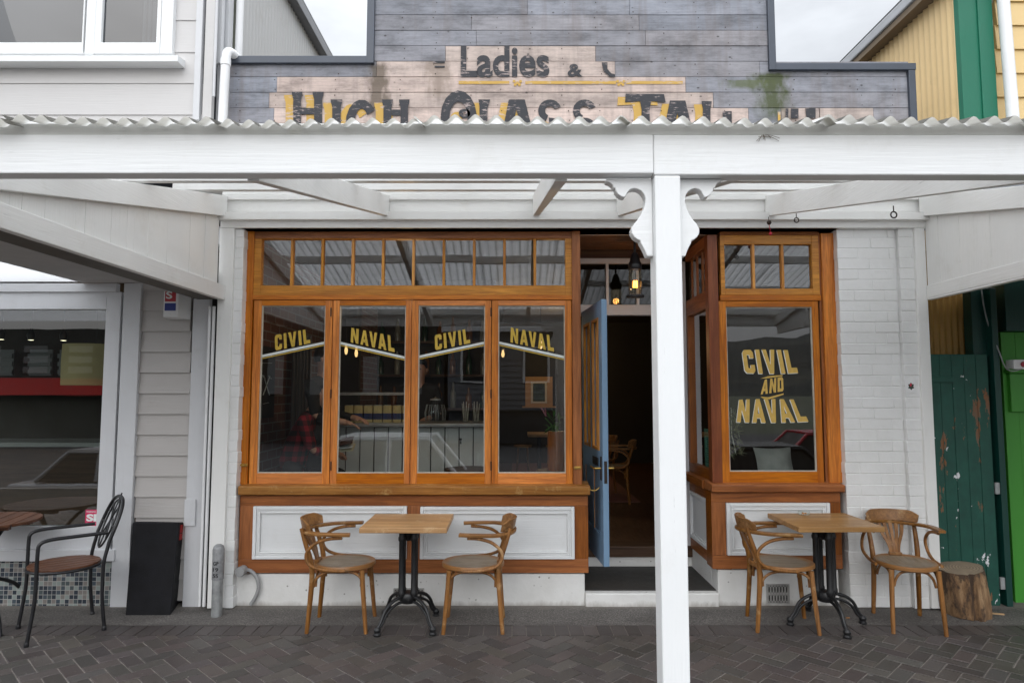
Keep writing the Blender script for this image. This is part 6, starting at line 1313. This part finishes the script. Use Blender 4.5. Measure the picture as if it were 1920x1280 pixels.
stand = {'pelvis':((0,0,.95),.125),'waist':((0,0,1.12),.118),'chest':((.01,0,1.36),.135),'neck':((.02,0,1.52),.055),'head0':((.035,0,1.58),.07),'head1':((.045,0,1.66),.088),'head2':((.04,0,1.74),.070),
 'shL':((0,.19,1.43),.06),'elL':((.06,.24,1.15),.044),'wrL':((.28,.16,1.12),.03),'shR':((0,-.19,1.43),.06),'elR':((.06,-.24,1.15),.044),'wrR':((.28,-.15,1.10),.03),
 'hipL':((0,.10,.90),.095),'knL':((.01,.11,.50),.062),'anL':((-.01,.12,.09),.042),'toeL':((.15,.14,.04),.036),'hipR':((0,-.10,.90),.095),'knR':((.01,-.11,.50),.062),'anR':((-.01,-.12,.09),.042),'toeR':((.15,-.14,.04),.036)}
pw = P(600, 800, .95)
person('person in dark clothes standing behind the first and second casement windows holding menus', (pw.x,.95,.301), R(-8), stand, plain('black_shirt', (.014,.013,.014), .9), bpy.data.materials['dark_trousers'], bpy.data.materials['dark_hair'])
pm = P(642, 836, .66); mn = thing('menu', 'cream and brown menus held by the person in dark clothes', 'menu', tuple(pm))
for i, (c, dz, a) in enumerate((('brown_cover', .035, 14), ('paper_page', .008, 6), ('cream_page', -.018, 2))):
    m = MB(); Mx = Matrix.Translation(pm+Vector((0,.02*i,dz))) @ Matrix.Rotation(R(-a),4,'Y') @ Matrix.Rotation(R(25),4,'X'); m.obox(Mx, .19, .13, .004); part('sheet', m, plain(c, {'brown_cover': (.05,.025,.02), 'paper_page': (.6,.6,.58), 'cream_page': (.6,.55,.40)}[c], .8), mn)
pb_ = P(786, 740, 2.2)
bt_ = {k: v for k, v in stand.items()}
FACE[0] = (1,0,0)
person('bartender in dark clothes standing behind the bar beside the big glass jar', (pb_.x, 2.25, .301), R(-95), bt_, bpy.data.materials['black_shirt'], bpy.data.materials['dark_trousers'], bpy.data.materials['dark_hair'], .97)

# ================================================================== across the street (seen in the windows' reflections)
hb = MB(); n = 60; rh = random.Random(3); vs = []
for i in range(n+1):
    a = R(200+140*i/n); x, y = 900*math.cos(a), 900*math.sin(a); h_ = 60+20*math.sin(i*.35)+9*math.sin(i*.9+1)+4*math.sin(i*2.3)
    for r_, z_ in ((.55,-2),(.7,.30),(.85,.72),(1,1.0),(1.15,.8)): vs.append((x*r_, y*r_, z_ if z_ < 0 else h_*z_+rh.uniform(-1.5,1.5)))
hb.add(vs, [(i*5+k, (i+1)*5+k, (i+1)*5+k+1, i*5+k+1) for i in range(n) for k in range(4)]); s = NM('bush_hill'); nn = s.noise(s.co(), .012, 9, .75); s.P(Base_Color=s.ramp(nn, [(.35, (.006,.010,.010)), (.5, (.016,.022,.020)), (.62, (.05,.05,.036)), (.7, (.02,.03,.02))]), Roughness=.95)
tag(hb.build('hills', s.m, smooth=60), kind='structure')
oh = thing('street_house', 'dark grey weatherboard house across the road, mirrored in the third and fourth casement windows', 'house', (-1.0, -25, -.5))
HY = -23.0; dgrey = paint('dark_grey_weatherboard', (.16,.165,.18), 'X', .5)
def hx(px, D=28.25): return (px-960)/FPX*D
def hz(py, D=28.25): return 1.66+(737-py)/FPX*D
m = MB(); x0, x1 = hx(840), hx(1075); 
for i in range(14): z0 = .9+i*.24; m.add([(x0,HY+.03,z0),(x1,HY+.03,z0),(x1,HY-.2,z0),(x0,HY-.2,z0),(x0,HY,z0+.238),(x1,HY,z0+.238),(x1,HY-.2,z0+.238),(x0,HY-.2,z0+.238)], [(0,3,2,1),(4,5,6,7),(0,1,5,4),(1,2,6,5),(2,3,7,6),(3,0,4,7)])
m.box(x0, x1, HY-8, HY-.2, -.5, 4.25); part('wall', m, dgrey, oh)
m = MB(); m.box(x0-.3, x1+.3, HY-8.3, HY+.3, 4.26, 4.45); part('eave', m, 'white_pvc', oh); m = MB(); m.add([(x0-.3,HY+.3,4.451),(x1+.3,HY+.3,4.451),(x1+.3,HY-4,6.2),(x0-.3,HY-4,6.2)], [(0,1,2,3)]); part('roof', m, 'grey_iron', oh)
for px in (868, 985): 
    a, c = hx(px), hx(px+42); m = MB(); m.frame(a-.1, c+.1, hz(718), hz(650), a, c, hz(715), hz(653), HY+.0305, HY+.07); w2 = part('window', m, 'white_pvc', oh); m = MB(); m.box(a, c, HY+.035, HY+.045, hz(715), hz(653)); part('pane', m, 'void', w2)
m = MB(); m.box(x0, x1, HY+.2, HY+1.8, .85, .95); part('porch_roof', m, 'void', oh)
ob = thing('street_building', 'dark timber building across the road, mirrored in the first and second casement windows', 'building', (hx(640), -24, -.5)); m = MB(); m.box(hx(440), hx(832), HY-6, HY, -.5, 4.9); part('wall', m, plain('dark_brown_timber_wall', (.035,.032,.03), .7, 0, .4, 2, .3), ob); m = MB(); m.box(hx(440)-.2, hx(832)+.05, HY-6.2, HY+.4, 4.901, 5.1); part('eave', m, 'void', ob)
m = MB(); m.box(hx(-420), hx(436), HY-6, HY-.3, -.5, 4.4); part('wall', m, plain('dim_grey_wall', (.06,.06,.058), .8, 0, .4, 2, .3), ob)
for px in (-60, 30, 115, 200, 285, 370):
    for z_ in (2.5, 2.95, 3.4): m = MB(); m.box(hx(px), hx(px+45), HY-.299, HY-.26, z_, z_+.28); part('window', m, 'galv', ob)
m = MB(); m.box(hx(-300), hx(300), HY-.299, HY+.5, 1.55, 2.25); part('shop_awning', m, bpy.data.materials['red_banner'], ob)
for px in (500, 580, 680, 760): m = MB(); m.box(hx(px), hx(px+30), HY+.001, HY+.06, 1.6, 3.2); part('window', m, 'galv', ob)
def car(label, x, y, zr_, col, L_, suv, rz=0):
    o = thing('parked_car', label, 'car', (x, y, zr_), rz); W_ = .85; H1, H2 = (.95,1.72) if suv else (.85,1.40); hl_ = L_/2
    roof = [(-hl_+.05,H1),(-hl_+.25,H2-.03),(-hl_+.5,H2),(.15 if suv else 0,H2),(.75,H1+.02)] if suv else [(-hl_+.55,H1),(-hl_+1.1,H2),(.15,H2),(.95,H1)]
    body = [(-hl_,.35),(-hl_+.02,.75)]+[(-hl_+.06,H1-.03)]+[(.8,H1-.03),(hl_-.15,H1-.14),(hl_,.68),(hl_-.02,.35)]
    Mw = o.matrix_basis; m = MB(); m.prism(body, -W_, W_); m.v = [Mw @ v for v in m.v]; part('body', m, col, o, bevel=.05, smooth=50)
    m = MB(); nn_ = len(roof); vs = [(a, -W_+.06+.14*(z-H1)/(H2-H1), z) for a, z in roof]+[(a, W_-.06-.14*(z-H1)/(H2-H1), z) for a, z in roof]; m.add([Mw @ Vector(v) for v in vs], [tuple(range(nn_)), tuple(range(2*nn_-1, nn_-1, -1))]+[(i, i+nn_, (i+1)+nn_, i+1) for i in range(nn_-1)]); part('cabin', m, 'void', o)
    m = MB()
    for s_ in (-1, 1):
        P0 = [Vector((a, s_*(W_-.055-.14*(z-H1)/(H2-H1)), z+.01)) for a, z in roof]; m.tube([Mw @ v for v in P0], .045, 6)
        xm = (roof[0][0]+roof[-1][0])/2-.1; m.tube([Mw @ Vector((xm,s_*(W_-.055),H1)), Mw @ Vector((xm,s_*(W_-.19),H2))], .05, 6)
    a0, a1 = roof[1 if not suv else 1], roof[-2]; m2 = MB(); m2.box(a0[0], a1[0], -W_+.16, W_-.16, H2+.005, H2+.05); m.add([Mw @ v for v in m2.v], m2.f); part('pillar', m, col, o)
    for sx in (-hl_+.75, hl_-.75):
        for s_ in (-1, 1):
            m = MB(); Rm = Matrix.Rotation(R(90),4,'X'); m.lathe([(.2,-.1),(.32,-.09),(.32,.09),(.2,.1)], 20, (sx,s_*(W_-.06),.32), Rm); m.v = [Mw @ v for v in m.v]; part('wheel', m, 'black_metal', o, smooth=40)
            m = MB(); m.lathe([(.0,-.105),(.2,-.103),(.2,.103),(.0,.105)], 16, (sx,s_*(W_-.06),.32), Rm); m.v = [Mw @ v for v in m.v]; part('rim', m, 'galv', o)
    for s_ in (-1, 1): m = MB(); m.box(hl_-.06, hl_+.005, s_*.62-.14, s_*.62+.14, .62, .74); m.v = [Mw @ v for v in m.v]; part('headlight', m, 'white_pvc', o)
    return o
car('white boxy parked car mirrored in the second and third casement windows', -1.75, -8.2, -.95, plain('white_car_paint', (.75,.75,.76), .2, 0, .03, 3, 0), 3.7, True, 0)
car('dark parked car mirrored in the single gold-lettered window', 4.7, -8.6, -.85, plain('black_car_paint', (.012,.012,.014), .15, 0, .1, 3, 0), 4.4, False, R(180))
car('red parked car mirrored low in the right window behind the dark car', 8.6, -12.5, -.8, plain('red_car_paint', (.42,.012,.03), .25, 0, .05, 3, 0), 4.2, False, 0)
car('silver parked car mirrored in the left shop window', -7.6, -8.4, -.9, plain('silver_car_paint', (.45,.46,.48), .25, .3, .05, 3, 0), 4.3, False, 0)
